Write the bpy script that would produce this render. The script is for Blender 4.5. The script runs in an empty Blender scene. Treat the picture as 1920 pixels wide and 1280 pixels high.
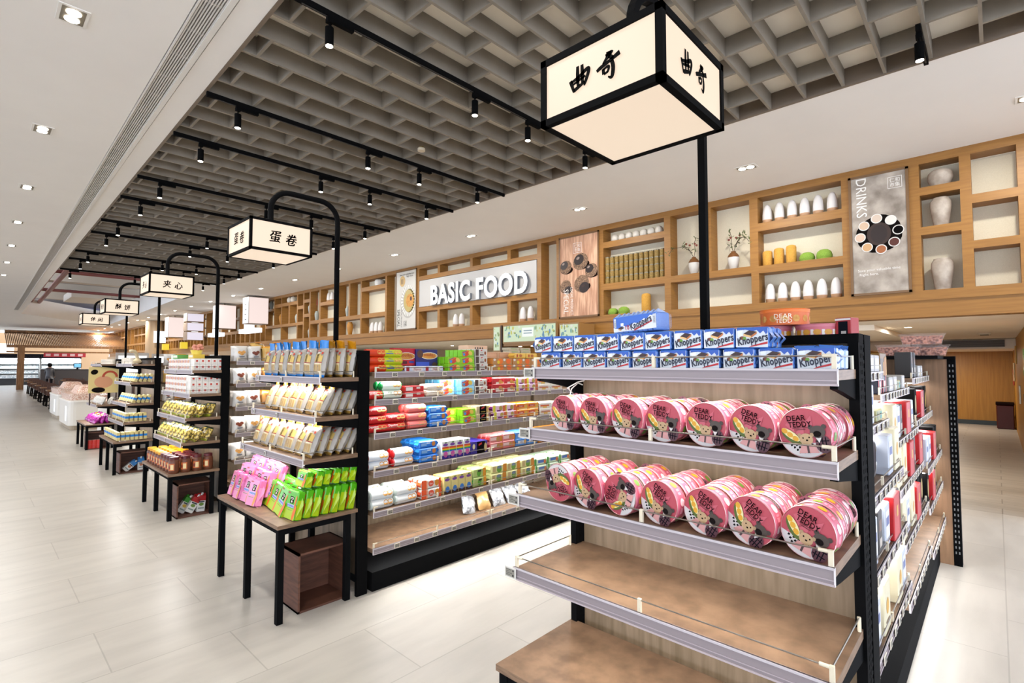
import bpy, math, random
from mathutils import Vector, Matrix
R_ = math.radians
PI = math.pi
random.seed(7)
SC = bpy.context.scene
COL = SC.collection

# ------------------------------------------------------------------ camera
PITCH = math.atan(42 / 962.0)
YAW = R_(46.67)
cam_data = bpy.data.cameras.new('camera')
cam_data.sensor_width = 36
cam_data.lens = 36 * 962.0 / 1920
cam_data.clip_end = 300
cam = bpy.data.objects.new('camera', cam_data)
cam.location = (0, 0, 1.7)
cam.rotation_euler = (PI / 2 + PITCH, 0, -YAW)
COL.objects.link(cam)
SC.camera = cam

# ------------------------------------------------------------------ world, exposure
SC.view_settings.view_transform = 'Standard'
SC.view_settings.look = 'None'
SC.view_settings.gamma = 1
SC.view_settings.use_curve_mapping = False
SC.view_settings.exposure = 0.2
world = bpy.data.worlds.new('store_ambient_fill')  # even ambient fill for the unseen store, raised and cooled for the ceiling
world.use_nodes = True
SC.world = world
world.node_tree.nodes['Background'].inputs[0].default_value = (0.86, 0.965, 1.16, 1)
world.node_tree.nodes['Background'].inputs[1].default_value = 3.9

LIGHT_DOWN = 36      # recessed downlight
LIGHT_TRACK = 24     # track spot
LIGHT_SHELF = 3.2    # per metre of shelf light bar


def area_lamp(name, loc, sx, sy, energy, color=(1, .975, .93), rot=(0, 0, 0), spread=PI):
    d = bpy.data.lights.new(name, 'AREA')
    d.shape = 'RECTANGLE'
    d.size = sx
    d.size_y = sy
    d.energy = energy
    d.color = color
    d.spread = spread
    o = bpy.data.objects.new(name, d)
    o.location = loc
    o.rotation_euler = rot
    COL.objects.link(o)
    return o


def spot_lamp(name, loc, energy, angle, color=(1, .95, .87), rot=(0, 0, 0), blend=.6, r=.03):
    d = bpy.data.lights.new(name, 'SPOT')
    d.energy = energy
    d.color = color
    d.spot_size = angle
    d.spot_blend = blend
    d.shadow_soft_size = r
    o = bpy.data.objects.new(name, d)
    o.location = loc
    o.rotation_euler = rot
    COL.objects.link(o)
    return o



# ------------------------------------------------------------------ materials
MATS = {}


def lin(c):
    return c / 12.92 if c <= .04045 else ((c + .055) / 1.055) ** 2.4


def hexc(s):
    return tuple(lin(int(s[i:i + 2], 16) / 255) for i in (1, 3, 5)) + (1,)


def new_mat(name):
    m = bpy.data.materials.new(name)
    m.use_nodes = True
    nt = m.node_tree
    return m, nt, nt.nodes['Principled BSDF']


def M(s):
    """'#rrggbb' plus an optional suffix: m metal, g glossy film, r rough, e<strength> light."""
    if s in MATS:
        return MATS[s]
    m, nt, b = new_mat('surface_' + s.replace('#', ''))
    suf = s[7:]
    hc = hexc(s)
    b.inputs['Base Color'].default_value = tuple(.93 * c ** 1.3 for c in hc[:3]) + (1,)
    b.inputs['Roughness'].default_value = .45
    if max(hc[:3]) < .03: b.inputs['Specular IOR Level'].default_value = .1; b.inputs['Roughness'].default_value = .85
    if suf == 'm':
        b.inputs['Metallic'].default_value = 1
        b.inputs['Roughness'].default_value = .28
    elif suf == 'g':
        b.inputs['Roughness'].default_value = .25
        n = nt.nodes.new('ShaderNodeTexNoise')
        n.inputs['Scale'].default_value = 60
        bp = nt.nodes.new('ShaderNodeBump')
        bp.inputs['Strength'].default_value = .25
        bp.inputs['Distance'].default_value = .004
        tc = nt.nodes.new('ShaderNodeTexCoord')
        nt.links.new(tc.outputs['Object'], n.inputs['Vector'])
        nt.links.new(n.outputs['Fac'], bp.inputs['Height'])
        nt.links.new(bp.outputs['Normal'], b.inputs['Normal'])
    elif suf == 'r':
        b.inputs['Roughness'].default_value = .85
    elif suf.startswith('e'):
        b.inputs['Emission Color'].default_value = hexc(s)
        b.inputs['Base Color'].default_value = tuple(.12 * c for c in hexc(s)[:3]) + (1,)
        b.inputs['Emission Strength'].default_value = float(suf[1:])
    elif suf == 't':
        b.inputs['Roughness'].default_value = .12
        b.inputs['Alpha'].default_value = .14
    MATS[s] = m
    return m


def textured(name, c1, c2, scale, stretch=(1, 1, 1), rough=.5, detail=4, bump=0, lo=.35, hi=.65, dist=0):
    m, nt, b = new_mat(name)
    tc = nt.nodes.new('ShaderNodeTexCoord')
    mp = nt.nodes.new('ShaderNodeMapping')
    mp.inputs['Scale'].default_value = stretch
    n = nt.nodes.new('ShaderNodeTexNoise')
    n.inputs['Scale'].default_value = scale
    n.inputs['Detail'].default_value = detail
    n.inputs['Distortion'].default_value = dist
    r = nt.nodes.new('ShaderNodeValToRGB')
    r.color_ramp.elements[0].color = hexc(c1)
    r.color_ramp.elements[1].color = hexc(c2)
    r.color_ramp.elements[0].position = lo
    r.color_ramp.elements[1].position = hi
    L = nt.links.new
    L(tc.outputs['Object'], mp.inputs['Vector'])
    L(mp.outputs['Vector'], n.inputs['Vector'])
    L(n.outputs['Fac'], r.inputs['Fac'])
    L(r.outputs['Color'], b.inputs['Base Color'])
    b.inputs['Roughness'].default_value = rough
    if bump:
        bp = nt.nodes.new('ShaderNodeBump')
        bp.inputs['Strength'].default_value = bump
        bp.inputs['Distance'].default_value = .01
        L(n.outputs['Fac'], bp.inputs['Height'])
        L(bp.outputs['Normal'], b.inputs['Normal'])
    MATS[name] = m
    return m


textured('honey_wood', '#8a5d22', '#98692b', 3, (1, 1, 14), .5)
textured('honey_wood_along', '#8a5d22', '#98692b', 3, (14, .6, 14), .5)
textured('corridor_wood', '#9c6a20', '#ab7829', 3, (9, 9, .5), .45)
textured('cafe_wood', '#6b4724', '#8f6337', 3, (9, 9, .5), .5)
textured('board_wood', '#6d543f', '#8a6d54', 3, (4, 4, 40), .5)
textured('back_wood', '#67563f', '#7f6b55', 4, (8, 8, .7), .55)
textured('end_wood', '#7d5f43', '#946f50', 4, (8, 8, .7), .5)
textured('niche_cream', '#d6ccb2', '#ddd3ba', 120, (1, 1, 1), .85, bump=.06)
textured('ceiling_white', '#efebe5', '#f1ede7', 2, (1, 1, 1), .9)
textured('ceiling_beige', '#f2e9d8', '#f6eddd', 2, (1, 1, 1), .9)
textured('coffer_taupe', '#82796c', '#8c8376', 5, (1, 1, 1), .55)
textured('crate_wood', '#4e2e20', '#6a4230', 5, (1, 1, 8), .6)
textured('drink_stone', '#7a6f63', '#beb2a4', 5, (1, 1, 1), .6, detail=8, lo=.3, hi=.75)
textured('acorn_wood', '#a9795c', '#d9ae8e', 5, (1, 4, .5), .6, detail=8)
textured('acorn_cup', '#3a251a', '#a58468', 90, (1, 1, 1), .8, detail=2)
textured('steel_brushed', '#9b978f', '#b4b0a8', 20, (1, 1, 30), .3)
textured('cookie', '#b87a35', '#dca75e', 60, (1, 1, 1), .8, bump=.3)
textured('stone_vase', '#97897a', '#b7aa9b', 9, (1, 1, 1), .7, bump=.2)
textured('mustard_felt', '#bd8a35', '#cf9c45', 90, (1, 1, 1), .95, bump=.3)
textured('green_moss', '#718f30', '#86a63f', 120, (1, 1, 1), .95, bump=.4)
textured('gold_grain', '#4e3c18', '#a98639', 160, (1, 1, 1), .6, lo=.4, hi=.6)
textured('candy_mix', '#b87b62', '#efdccb', 45, (1, 1, 1), .4, lo=.4, hi=.6)
textured('red_cookie_mix', '#6d3a2c', '#d08c72', 60, (1, 1, 1), .25, lo=.4, hi=.6, bump=.4)
textured('foil_silver', '#6a6c70', '#b4b6b9', 30, (1, 1, 1), .2, lo=.4, hi=.6, bump=.6)
textured('nut_film', '#5d4a1c', '#d6bb5c', 38, (1, 1, 1), .3, lo=.42, hi=.56)
textured('foil_purple', '#7a1668', '#c03aa0', 26, (1, 1, 1), .2, lo=.4, hi=.6, bump=.5)
textured('goods_mix', '#8a3d3a', '#e8e0c9', 30, (1, 1, 1), .4, lo=.4, hi=.6)
textured('chill_goods', '#9fb0b6', '#ffffff', 9, (1, .3, 3), .4, lo=.4, hi=.6)


def plank_mat(name, c1, c2, mortar, bw, rh, msize, rough, off=.5, rot=0):
    m, nt, b = new_mat(name)
    tc = nt.nodes.new('ShaderNodeTexCoord')
    mp = nt.nodes.new('ShaderNodeMapping')
    mp.inputs['Rotation'].default_value = (0, 0, rot)
    br = nt.nodes.new('ShaderNodeTexBrick')
    br.offset = off
    br.inputs['Color1'].default_value = hexc(c1)
    br.inputs['Color2'].default_value = hexc(c2)
    br.inputs['Mortar'].default_value = hexc(mortar)
    br.inputs['Scale'].default_value = 1
    br.inputs['Mortar Size'].default_value = msize
    br.inputs['Brick Width'].default_value = bw
    br.inputs['Row Height'].default_value = rh
    n = nt.nodes.new('ShaderNodeTexNoise')
    n.inputs['Scale'].default_value = 1.6
    n.inputs['Detail'].default_value = 5
    mp2 = nt.nodes.new('ShaderNodeMapping')
    mp2.inputs['Scale'].default_value = (1, 4, 1) if rot == 0 else (4, 1, 1)
    mx = nt.nodes.new('ShaderNodeMixRGB')
    mx.blend_type = 'MULTIPLY'
    mx.inputs['Fac'].default_value = .35
    r = nt.nodes.new('ShaderNodeValToRGB')
    r.color_ramp.elements[0].position = .3
    r.color_ramp.elements[0].color = (.6, .6, .6, 1)
    r.color_ramp.elements[1].position = .6
    L = nt.links.new
    L(tc.outputs['Object'], mp.inputs['Vector'])
    L(mp.outputs['Vector'], br.inputs['Vector'])
    L(tc.outputs['Object'], mp2.inputs['Vector'])
    L(mp2.outputs['Vector'], n.inputs['Vector'])
    L(n.outputs['Fac'], r.inputs['Fac'])
    L(br.outputs['Color'], mx.inputs['Color1'])
    L(r.outputs['Color'], mx.inputs['Color2'])
    L(mx.outputs['Color'], b.inputs['Base Color'])
    b.inputs['Roughness'].default_value = rough
    MATS[name] = m


plank_mat('floor_tile', '#b5afa5', '#bcb6ac', '#a49e94', 1.2, .6, .004, .33, .5, 0)
plank_mat('corridor_plank', '#a49d93', '#aca59b', '#867f76', 1.2, .3, .006, .4, .5, PI / 2)


# ------------------------------------------------------------------ mesh building
def basis(d):
    d = Vector(d).normalized()
    a = Vector((0, 0, 1)) if abs(d.z) < .9 else Vector((1, 0, 0))
    x = d.cross(a).normalized()
    return x, d.cross(x).normalized(), d


TEXT = {}


def text_geo(s, bold=0):
    if (s, bold) in TEXT:
        return TEXT[(s, bold)]
    c = bpy.data.curves.new('lettering', 'FONT')
    c.body = s
    c.size = 1
    c.resolution_u = 4 if bold > .03 else 2
    c.offset = bold
    if bold: c.space_character = 1 + bold * 2
    c.align_x = 'CENTER'
    o = bpy.data.objects.new('lettering', c)
    COL.objects.link(o)
    me = bpy.data.meshes.new_from_object(o.evaluated_get(bpy.context.evaluated_depsgraph_get()))
    vs = [(v.co.x, v.co.y) for v in me.vertices]
    fs = [tuple(p.vertices) for p in me.polygons]
    bpy.data.objects.remove(o)
    bpy.data.curves.remove(c)
    bpy.data.meshes.remove(me)
    TEXT[(s, bold)] = (vs, fs)
    return TEXT[(s, bold)]


class MB:
    def __init__(self):
        self.v = []; self.f = []; self.fm = []; self.fs = []; self.mats = []; self.T = None

    def mi(self, m):
        if m not in self.mats:
            self.mats.append(m)
        return self.mats.index(m)

    def add(self, vs, fs, m, s=0):
        b = len(self.v)
        if self.T is not None:
            vs = [tuple(self.T @ Vector(p)) for p in vs]
        self.v += [tuple(p) for p in vs]
        i = self.mi(m)
        for f in fs:
            self.f.append([b + k for k in f]); self.fm.append(i); self.fs.append(s)
        return self

    def poly(self, pts, m):
        return self.add(pts, [list(range(len(pts)))], m)

    def box(self, x0, x1, y0, y1, z0, z1, m):
        v = [(x, y, z) for x in (x0, x1) for y in (y0, y1) for z in (z0, z1)]
        return self.add(v, [(0, 1, 3, 2), (4, 6, 7, 5), (0, 4, 5, 1), (2, 3, 7, 6), (0, 2, 6, 4), (1, 5, 7, 3)], m)

    def cbox(self, c, s, m):
        return self.box(c[0] - s[0] / 2, c[0] + s[0] / 2, c[1] - s[1] / 2, c[1] + s[1] / 2, c[2] - s[2] / 2, c[2] + s[2] / 2, m)

    def rbox(self, x0, x1, y0, y1, z0, z1, b, m):
        """box with softened edges"""
        vs = []; idx = {}
        for i, (sx, x) in enumerate(((1, x0), (-1, x1))):
            for j, (sy, y) in enumerate(((1, y0), (-1, y1))):
                for k, (sz, z) in enumerate(((1, z0), (-1, z1))):
                    for a in range(3):
                        p = [x + sx * b, y + sy * b, z + sz * b]
                        p[a] = (x, y, z)[a]
                        idx[(i, j, k, a)] = len(vs); vs.append(p)
        F = []
        for a in range(3):
            o = [q for q in range(3) if q != a]
            for e in (0, 1):
                r = []
                for (u, w) in ((0, 0), (1, 0), (1, 1), (0, 1)):
                    t = [0, 0, 0]; t[a] = e; t[o[0]] = u; t[o[1]] = w
                    r.append(idx[(*t, a)])
                F.append(r)
        for a in range(3):
            o = [q for q in range(3) if q != a]
            for u in (0, 1):
                for w in (0, 1):
                    t0 = [0, 0, 0]; t0[o[0]] = u; t0[o[1]] = w; t1 = list(t0); t1[a] = 1
                    F.append([idx[(*t0, o[0])], idx[(*t0, o[1])], idx[(*t1, o[1])], idx[(*t1, o[0])]])
        for i in (0, 1):
            for j in (0, 1):
                for k in (0, 1):
                    F.append([idx[(i, j, k, a)] for a in range(3)])
        return self.add(vs, F, m, 0)

    def cyl(self, p0, p1, r, n, m, r1=None, caps=True, s=1, mcap=None):
        p0 = Vector(p0); p1 = Vector(p1); r1 = r if r1 is None else r1
        x, y, _ = basis(p1 - p0)
        vs = []
        for k in range(n):
            a = 2 * PI * k / n
            d = x * math.cos(a) + y * math.sin(a)
            vs.append(p0 + d * r); vs.append(p1 + d * r1)
        self.add(vs, [(2 * k, 2 * k + 1, (2 * k + 3) % (2 * n), (2 * k + 2) % (2 * n)) for k in range(n)], m, s)
        if caps:
            self.add(vs[0::2], [list(range(n))], mcap or m)
            self.add(vs[1::2], [list(range(n))], mcap or m)
        return self

    def tube(self, path, r, n, m):
        P = [Vector(p) for p in path]; vs = []
        pd = None
        for i, p in enumerate(P):
            d = (P[min(i + 1, len(P) - 1)] - P[max(i - 1, 0)]).normalized()
            if pd is None:
                x, y, _ = basis(d)
            else:
                q = pd.rotation_difference(d); x = q @ x; y = q @ y
            pd = d
            for k in range(n):
                a = 2 * PI * k / n + PI / n
                vs.append(p + (x * math.cos(a) + y * math.sin(a)) * r)
        F = [(i * n + k, i * n + (k + 1) % n, (i + 1) * n + (k + 1) % n, (i + 1) * n + k) for i in range(len(P) - 1) for k in range(n)]
        F += [list(range(n)), list(range((len(P) - 1) * n, len(P) * n))]
        return self.add(vs, F, m, 1 if n > 4 else 0)

    def lathe(self, prof, n, m, o=(0, 0, 0), s=1):
        """prof: list of (r, z, material or None) from bottom to top"""
        vs = []
        for (r, z, *q) in prof:
            for k in range(n):
                a = 2 * PI * k / n
                vs.append((o[0] + r * math.cos(a), o[1] + r * math.sin(a), o[2] + z))
        b = len(self.v)
        if self.T is not None:
            vs = [tuple(self.T @ Vector(p)) for p in vs]
        self.v += vs
        for i in range(len(prof) - 1):
            mm = prof[i][2] if len(prof[i]) > 2 else m
            j = self.mi(mm)
            for k in range(n):
                self.f.append([b + i * n + k, b + i * n + (k + 1) % n, b + (i + 1) * n + (k + 1) % n, b + (i + 1) * n + k])
                self.fm.append(j); self.fs.append(s)
        for i in (0, len(prof) - 1):
            if prof[i][0] > 1e-4:
                self.f.append([b + i * n + k for k in range(n)])
                self.fm.append(self.mi(prof[i][2] if len(prof[i]) > 2 else m)); self.fs.append(0)
        return self

    def grid(self, fn, nu, nv, m, s=1):
        vs = [fn(i / nu, j / nv) for j in range(nv + 1) for i in range(nu + 1)]
        b = len(self.v)
        if self.T is not None:
            vs = [tuple(self.T @ Vector(p)) for p in vs]
        self.v += [tuple(p) for p in vs]
        for j in range(nv):
            for i in range(nu):
                a = b + j * (nu + 1) + i
                mm = m((i + .5) / nu, (j + .5) / nv) if callable(m) else m
                self.f.append([a, a + 1, a + nu + 2, a + nu + 1]); self.fm.append(self.mi(mm)); self.fs.append(s)
        return self

    # printed marks laid on a surface fn(x, y) -> point
    def mark(self, fn, pts, m):
        return self.add([fn(*p) for p in pts], [list(range(len(pts)))], m)

    def rect(self, fn, x0, x1, y0, y1, m, n=1):
        for i in range(n):
            a = x0 + (x1 - x0) * i / n; b = x0 + (x1 - x0) * (i + 1) / n
            self.mark(fn, [(a, y0), (b, y0), (b, y1), (a, y1)], m)
        return self

    def disc(self, fn, cx, cy, rx, ry, m, n=14, rot=0, a0=0, a1=2 * PI):
        pts = []
        full = abs(a1 - a0 - 2 * PI) < 1e-6
        for k in range(n if full else n + 1):
            a = a0 + (a1 - a0) * k / n
            x = rx * math.cos(a); y = ry * math.sin(a)
            pts.append((cx + x * math.cos(rot) - y * math.sin(rot), cy + x * math.sin(rot) + y * math.cos(rot)))
        return self.mark(fn, pts, m)

    def ring(self, fn, cx, cy, r0, r1, m, n=20):
        for k in range(n):
            a = 2 * PI * k / n; b = 2 * PI * (k + 1) / n
            self.mark(fn, [(cx + r * math.cos(t), cy + r * math.sin(t)) for r, t in ((r0, a), (r1, a), (r1, b), (r0, b))], m)
        return self

    def text(self, fn, s, size, m, cx=0, cy=0, rot=0, sx=1, shear=0, bold=0):
        vs, fs = text_geo(s, bold)
        c, d = math.cos(rot), math.sin(rot)
        out = []
        for x, y in vs:
            x = x * size * sx + shear * y * size; y = (y - .35) * size
            out.append(fn(cx + x * c - y * d, cy + x * d + y * c))
        return self.add(out, fs, m)

    def mesh(self, name):
        me = bpy.data.meshes.new(name)
        me.from_pydata(self.v, [], self.f)
        for m in self.mats:
            me.materials.append(MATS[m] if m in MATS else M(m))
        me.polygons.foreach_set('material_index', self.fm)
        me.polygons.foreach_set('use_smooth', [bool(x) for x in self.fs])
        me.update()
        return me

    def build(self, name, parent=None, loc=None, rot=None):
        o = bpy.data.objects.new(name, self.mesh(name))
        COL.objects.link(o)
        if parent: o.parent = parent
        if loc: o.location = loc
        if rot: o.rotation_euler = rot
        return o


def tag(o, label, cat, group=None, kind=None):
    o['label'] = label
    o['category'] = cat
    if group: o['group'] = group
    if kind: o['kind'] = kind
    return o


def structure(o, label=None):
    o['kind'] = 'structure'
    if label: o['label'] = label
    return o


def empty(name, loc, rz, label, cat, group=None):
    o = bpy.data.objects.new(name, None)
    o.empty_display_size = .05
    o.location = loc
    o.rotation_euler = (0, 0, rz)
    COL.objects.link(o)
    return tag(o, label, cat, group)


class Kind:
    """one kind of thing: root mesh (or None) and parts [(name, mesh, [sub-parts])]"""
    def __init__(self, name, cat, root, parts=()):
        self.name, self.cat, self.root, self.parts = name, cat, root, list(parts)
        self.first = None

    def make(self):
        o = bpy.data.objects.new(self.name, self.root)
        if self.root is None: o.empty_display_size = .03
        COL.objects.link(o)
        def rec(parts, par):
            for (n, me, *sub) in parts:
                c = bpy.data.objects.new(n, me); COL.objects.link(c); c.parent = par
                if sub: rec(sub[0], c)
        rec(self.parts, o)
        return o

    def put(self, loc, rot, label, group=None, scale=None):
        if self.first is None:
            o = self.first = self.make()
        else:
            def cp(src, par):
                c = src.copy(); COL.objects.link(c)
                if par: c.parent = par
                for ch in kids.get(src.name, ()): cp(ch, c)
                return c
            kids = {}
            def scan(x):
                kids[x.name] = list(x.children)
                for y in x.children: scan(y)
            if not hasattr(self, 'kids'):
                scan(self.first); self.kids = kids
            kids = self.kids
            o = cp(self.first, None)
        o.location = loc
        o.rotation_euler = rot if isinstance(rot, tuple) else (0, 0, rot)
        if scale: o.scale = scale
        tag(o, label, self.cat, group)
        return o


WEST = -PI / 2      # turned to face the left aisle (-X)
SOUTH = 0           # turned to face -Y
NTH = ['first', 'second', 'third', 'fourth', 'fifth', 'sixth', 'seventh', 'eighth', 'ninth', 'tenth', 'eleventh', 'twelfth',
       'thirteenth', 'fourteenth', 'fifteenth', 'sixteenth', 'seventeenth', 'eighteenth', 'nineteenth', 'twentieth']


def nth(i):
    return NTH[i] if i < len(NTH) else str(i + 1) + 'th'


def plane(o, ux, uy, n=(0, 0, 0), lift=0):
    o = Vector(o); ux = Vector(ux); uy = Vector(uy); n = Vector(n) * lift
    return lambda x, y: o + ux * x + uy * y + n

# ================================================================== THE SHELL
ZC = 4.3
mb = MB(); mb.box(-16, 8.1, -9, 64, -.1, 0, 'floor_tile')
structure(mb.build('floor'))
mb = MB(); mb.box(8.1, 22, -9, 64, -.1, 0, 'corridor_plank')
structure(mb.build('floor_corridor'))


def xl(y): return 1.40 + .0115 * y            # inner edge of the left soffit


# white dropped ceiling: left field, right field, far field, as slabs with a closed edge
def slab(mb, pts, z0, z1, m):
    n = len(pts)
    mb.add([(x, y, z0) for x, y in pts] + [(x, y, z1) for x, y in pts],
           [list(range(n)), list(range(n, 2 * n))] + [(k, (k + 1) % n, n + (k + 1) % n, n + k) for k in range(n)], m)


mb = MB()
slab(mb, [(-16, -6), (1.02, -6), (1.02, 2.4), (1.45, 34.4), (1.45, 56), (-16, 56)], ZC, ZC + .9, 'ceiling_white')
slab(mb, [(1.24, -6), (xl(-6), -6), (xl(36.7), 36.7), (1.62, 34.4), (1.24, 2.4)], ZC, ZC + .9, 'ceiling_white')
slab(mb, [(1.02, -6), (1.24, -6), (1.24, 2.4), (1.02, 2.4)], ZC, ZC + .9, 'ceiling_white')
slab(mb, [(1.45, 34.4), (1.62, 34.4), (xl(36.7), 36.7), (1.45, 56)], ZC, ZC + .9, 'ceiling_white')
slab(mb, [(5.59, -6), (8.1, -6), (8.1, 36.8), (6.15, 36.8), (5.6, 22), (5.02, 19.0), (5.56, 18.9)], ZC, ZC + .9, 'ceiling_white')
slab(mb, [(xl(36.7), 36.7), (6.4, 43.8), (6.15, 36.8), (8.1, 36.8), (8.1, 52), (7.7, 56), (1.45, 56)], ZC, ZC + .9, 'ceiling_white')
structure(mb.build('ceiling'))

# egg-crate coffer, dark taupe, running bond
mb = MB()
ROW0, PY, PX = .649, .3195, .608
k = -18
y = ROW0 + k * PY
rows = []
while y < 18.8:
    rows.append((k, y)); k += 1; y = ROW0 + k * PY
DB = .165
for k, y in rows:
    mb.box(xl(y), 5.6, y - .012, y + .012, ZC + .002, ZC + DB, 'coffer_taupe')
    x = 2.212 + (0 if (k - 11) % 2 == 0 else PX / 2) - 2 * PX
    while x < 5.5:
        if x > xl(y) + .05:
            mb.box(x - .012, x + .012, y + .012, y + PY - .012, ZC + .002, ZC + DB, 'coffer_taupe')
        x += PX
structure(mb.build('ceiling_coffer'), 'taupe egg crate ceiling grid over the biscuit gondolas')
mb = MB()
mb.box(1.3, 5.7, -6, 18.8, ZC + DB + .002, ZC + DB + .04, 'ceiling_beige')
structure(mb.build('ceiling_panel'))
mb = MB()
for y0, y1 in ((-6, 18.8),):
    mb.add([(xl(y0), y0, ZC - .004), (xl(y0) + .03, y0, ZC - .004), (xl(y1) + .03, y1, ZC - .004), (xl(y1), y1, ZC - .004),
            (xl(y0), y0, ZC + .17), (xl(y0) + .03, y0, ZC + .17), (xl(y1) + .03, y1, ZC + .17), (xl(y1), y1, ZC + .17)],
           [(0, 1, 2, 3), (4, 5, 6, 7), (0, 1, 5, 4), (2, 3, 7, 6), (0, 3, 7, 4), (1, 2, 6, 5)], '#8d8072')
mb.box(5.56, 5.59, -6, 18.8, ZC - .004, ZC + .17, '#8d8072')
structure(mb.build('trim_coffer'))

# open service ceiling beyond the coffer
mb = MB()
mb.box(1.2, 9, 18.82, 54, 6.1, 6.2, '#a8a09c')
mb.box(1.2, 9, 18.82, 19.0, 4.46, 6.2, '#c9cbc4')
mb.box(1.0, 9, 52, 52.1, 4.3, 6.2, '#8f8aa0')
structure(mb.build('ceiling_service'))
t = empty('ceiling_pipework', (3, 30, 4.9), 0, 'red pipes and cream beams in the open ceiling above the far cafe', 'pipes')
for k in range(5):
    b = MB(); b.box(-1.8, 4.5, -8.5 + 4.2 * k, -7.9 + 4.2 * k, .45, .85, '#d9cfc0'); b.build('beam', t)
for k, (z, yy) in enumerate(((.25, -9.6), (.35, -9.0), (.2, -5), (.25, 2))):
    b = MB(); b.tube([(-1.6, yy, z), (4.5, yy, z)], .07, 8, '#a5645c'); b.build('pipe', t)
for k in range(2):
    b = MB(); b.tube([(-1.1 + .35 * k, -10, .1), (-.6 + .35 * k, 18, .2)], .09, 8, '#a8695c'); b.build('pipe', t)
b = MB(); b.box(.3, 1.8, 2, 5, .0, .35, '#e8e0d2'); b.build('duct', t)
b = MB(); b.box(2.6, 3.4, 6, 11, -.1, .25, '#b9b4c4'); b.build('duct', t)

# ---- linear air diffuser in the left soffit
mb = MB()
W = .18
def xd(y): return 1.04 + .0128 * (y - 2.5)
t = empty('air_diffuser', (0, 0, 0), 0, 'long white linear air diffuser with black slots in the left soffit', 'air vent')
y0, y1 = 2.4, 34.4
def strip(b, a0, a1, z0, z1, m, ya=None, yb=None):
    ya = y0 if ya is None else ya; yb = y1 if yb is None else yb
    b.add([(xd(q) + a, q, z) for z in (z0, z1) for q in (ya, yb) for a in (a0, a1)],
          [(0, 1, 3, 2), (4, 5, 7, 6), (0, 1, 5, 4), (2, 3, 7, 6), (0, 2, 6, 4), (1, 3, 7, 5)], m)
b = MB(); strip(b, -.004, .19, ZC + .10, ZC + .12, '#060606'); b.build('slot_shade', t)  # near-black sheet stands in for the shade between the slats
b = MB()
for k in range(8): strip(b, .010 + .0185 * k, .020 + .0185 * k, ZC, ZC + .03, '#e3e0db')
yy = y0 + .3
while yy < y1:
    strip(b, 0, .15, ZC + .008, ZC + .03, '#e3e0db', yy, yy + .018); yy += .45
b.build('slats', t)
b = MB(); strip(b, .15, .19, ZC - .008, ZC + .02, '#efece6'); strip(b, -.01, .004, ZC - .006, ZC + .02, '#efece6'); b.build('frame', t)

# ---- lattice wall: honey wood frame X = 8.1, niches 0.26 deep
XW, DN = 8.1, .26
ZT, ZB = 4.2, 2.61
OPEN = [  # (y far, y near, z top, z bottom)
    (.154, -.236, 4.195, 3.705), (.154, -.236, 3.60, 3.155), (.154, -.236, 3.06, ZB),
    (.637, .257, 4.195, 3.897), (.637, .257, 3.797, 3.40), (.637, .257, 3.30, ZB),
    (2.552, 1.472, 4.20, 3.81), (2.552, 1.472, 3.69, 3.165), (2.552, 1.472, 3.055, ZB),
    (3.262, 2.671, 4.2, 3.18), (3.954, 3.377, 4.2, 3.18), (3.957, 2.66, 3.07, ZB),
    (5.292, 4.068, 4.2, 3.97), (5.292, 4.068, 3.86, 3.19), (5.292, 4.068, 3.07, ZB),
    (6.81, 6.407, 4.2, ZB),
    (11.01, 10.23, 4.2, 4.0), (10.14, 9.01, 4.2, 4.0), (8.92, 7.785, 4.2, 4.0), (7.683, 6.92, 4.2, 4.0),
    (11.01, 10.23, 3.07, ZB), (10.14, 9.01, 3.07, ZB), (8.92, 7.785, 3.07, ZB), (7.683, 6.92, 3.07, ZB),
    (11.01, 6.92, 3.89, 3.18),
    (12.527, 12.08, 4.2, ZB),
    (13.88, 12.61, 4.2, 3.99), (13.88, 12.61, 3.87, 3.19), (13.88, 12.61, 3.07, ZB),
    (14.566, 13.955, 4.2, 3.19), (15.27, 14.66, 4.2, 3.19), (15.27, 13.955, 3.07, ZB),
    (16.51, 15.32, 4.2, 3.765), (16.51, 15.32, 3.65, 3.2), (16.51, 15.32, 3.07, ZB),
    (17.245, 16.62, 4.2, 3.19), (17.245, 16.62, 3.07, ZB),
    (17.74, 17.345, 4.2, 3.965), (17.74, 17.345, 3.85, 3.457), (17.74, 17.345, 3.34, ZB),
    (18.25, 17.83, 4.2, 3.776), (18.25, 17.83, 3.657, 3.2), (18.25, 17.83, 3.09, ZB),
    (19.62, 18.33, 4.2, 3.98), (19.61, 19.03, 3.86, 3.19), (18.91, 18.33, 3.86, 3.19), (19.65, 18.33, 3.09, ZB),
    (20.25, 19.68, 4.2, 3.98), (20.25, 19.68, 3.85, 3.195), (21.1, 20.33, 4.2, 3.85), (21.1, 20.33, 3.755, 3.19), (21.15, 19.7, 3.09, ZB),
    (21.62, 21.18, 4.2, ZB),
]
yv = 21.7
while yv < 52:
    OPEN.append((yv + .46, yv, 3.02, ZB)); yv += .56
for k in range(26):
    yy = 21.75 + k * 1.15
    if k % 5 in (0, 1): OPEN.append((yy + 1.05, yy, 4.2, 3.14))
    else:
        OPEN.append((yy + 1.05, yy, 4.2, 3.74)); OPEN.append((yy + 1.05, yy, 3.64, 3.14))
ys = sorted({round(v, 3) for o in OPEN for v in o[:2]} | {-9.0, 54.0})
zs = sorted({round(v, 3) for o in OPEN for v in o[2:]} | {2.49, 4.3})
mb = MB()
def is_open(y, z):
    return any(o[1] < y < o[0] and o[3] < z < o[2] for o in OPEN)
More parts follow.
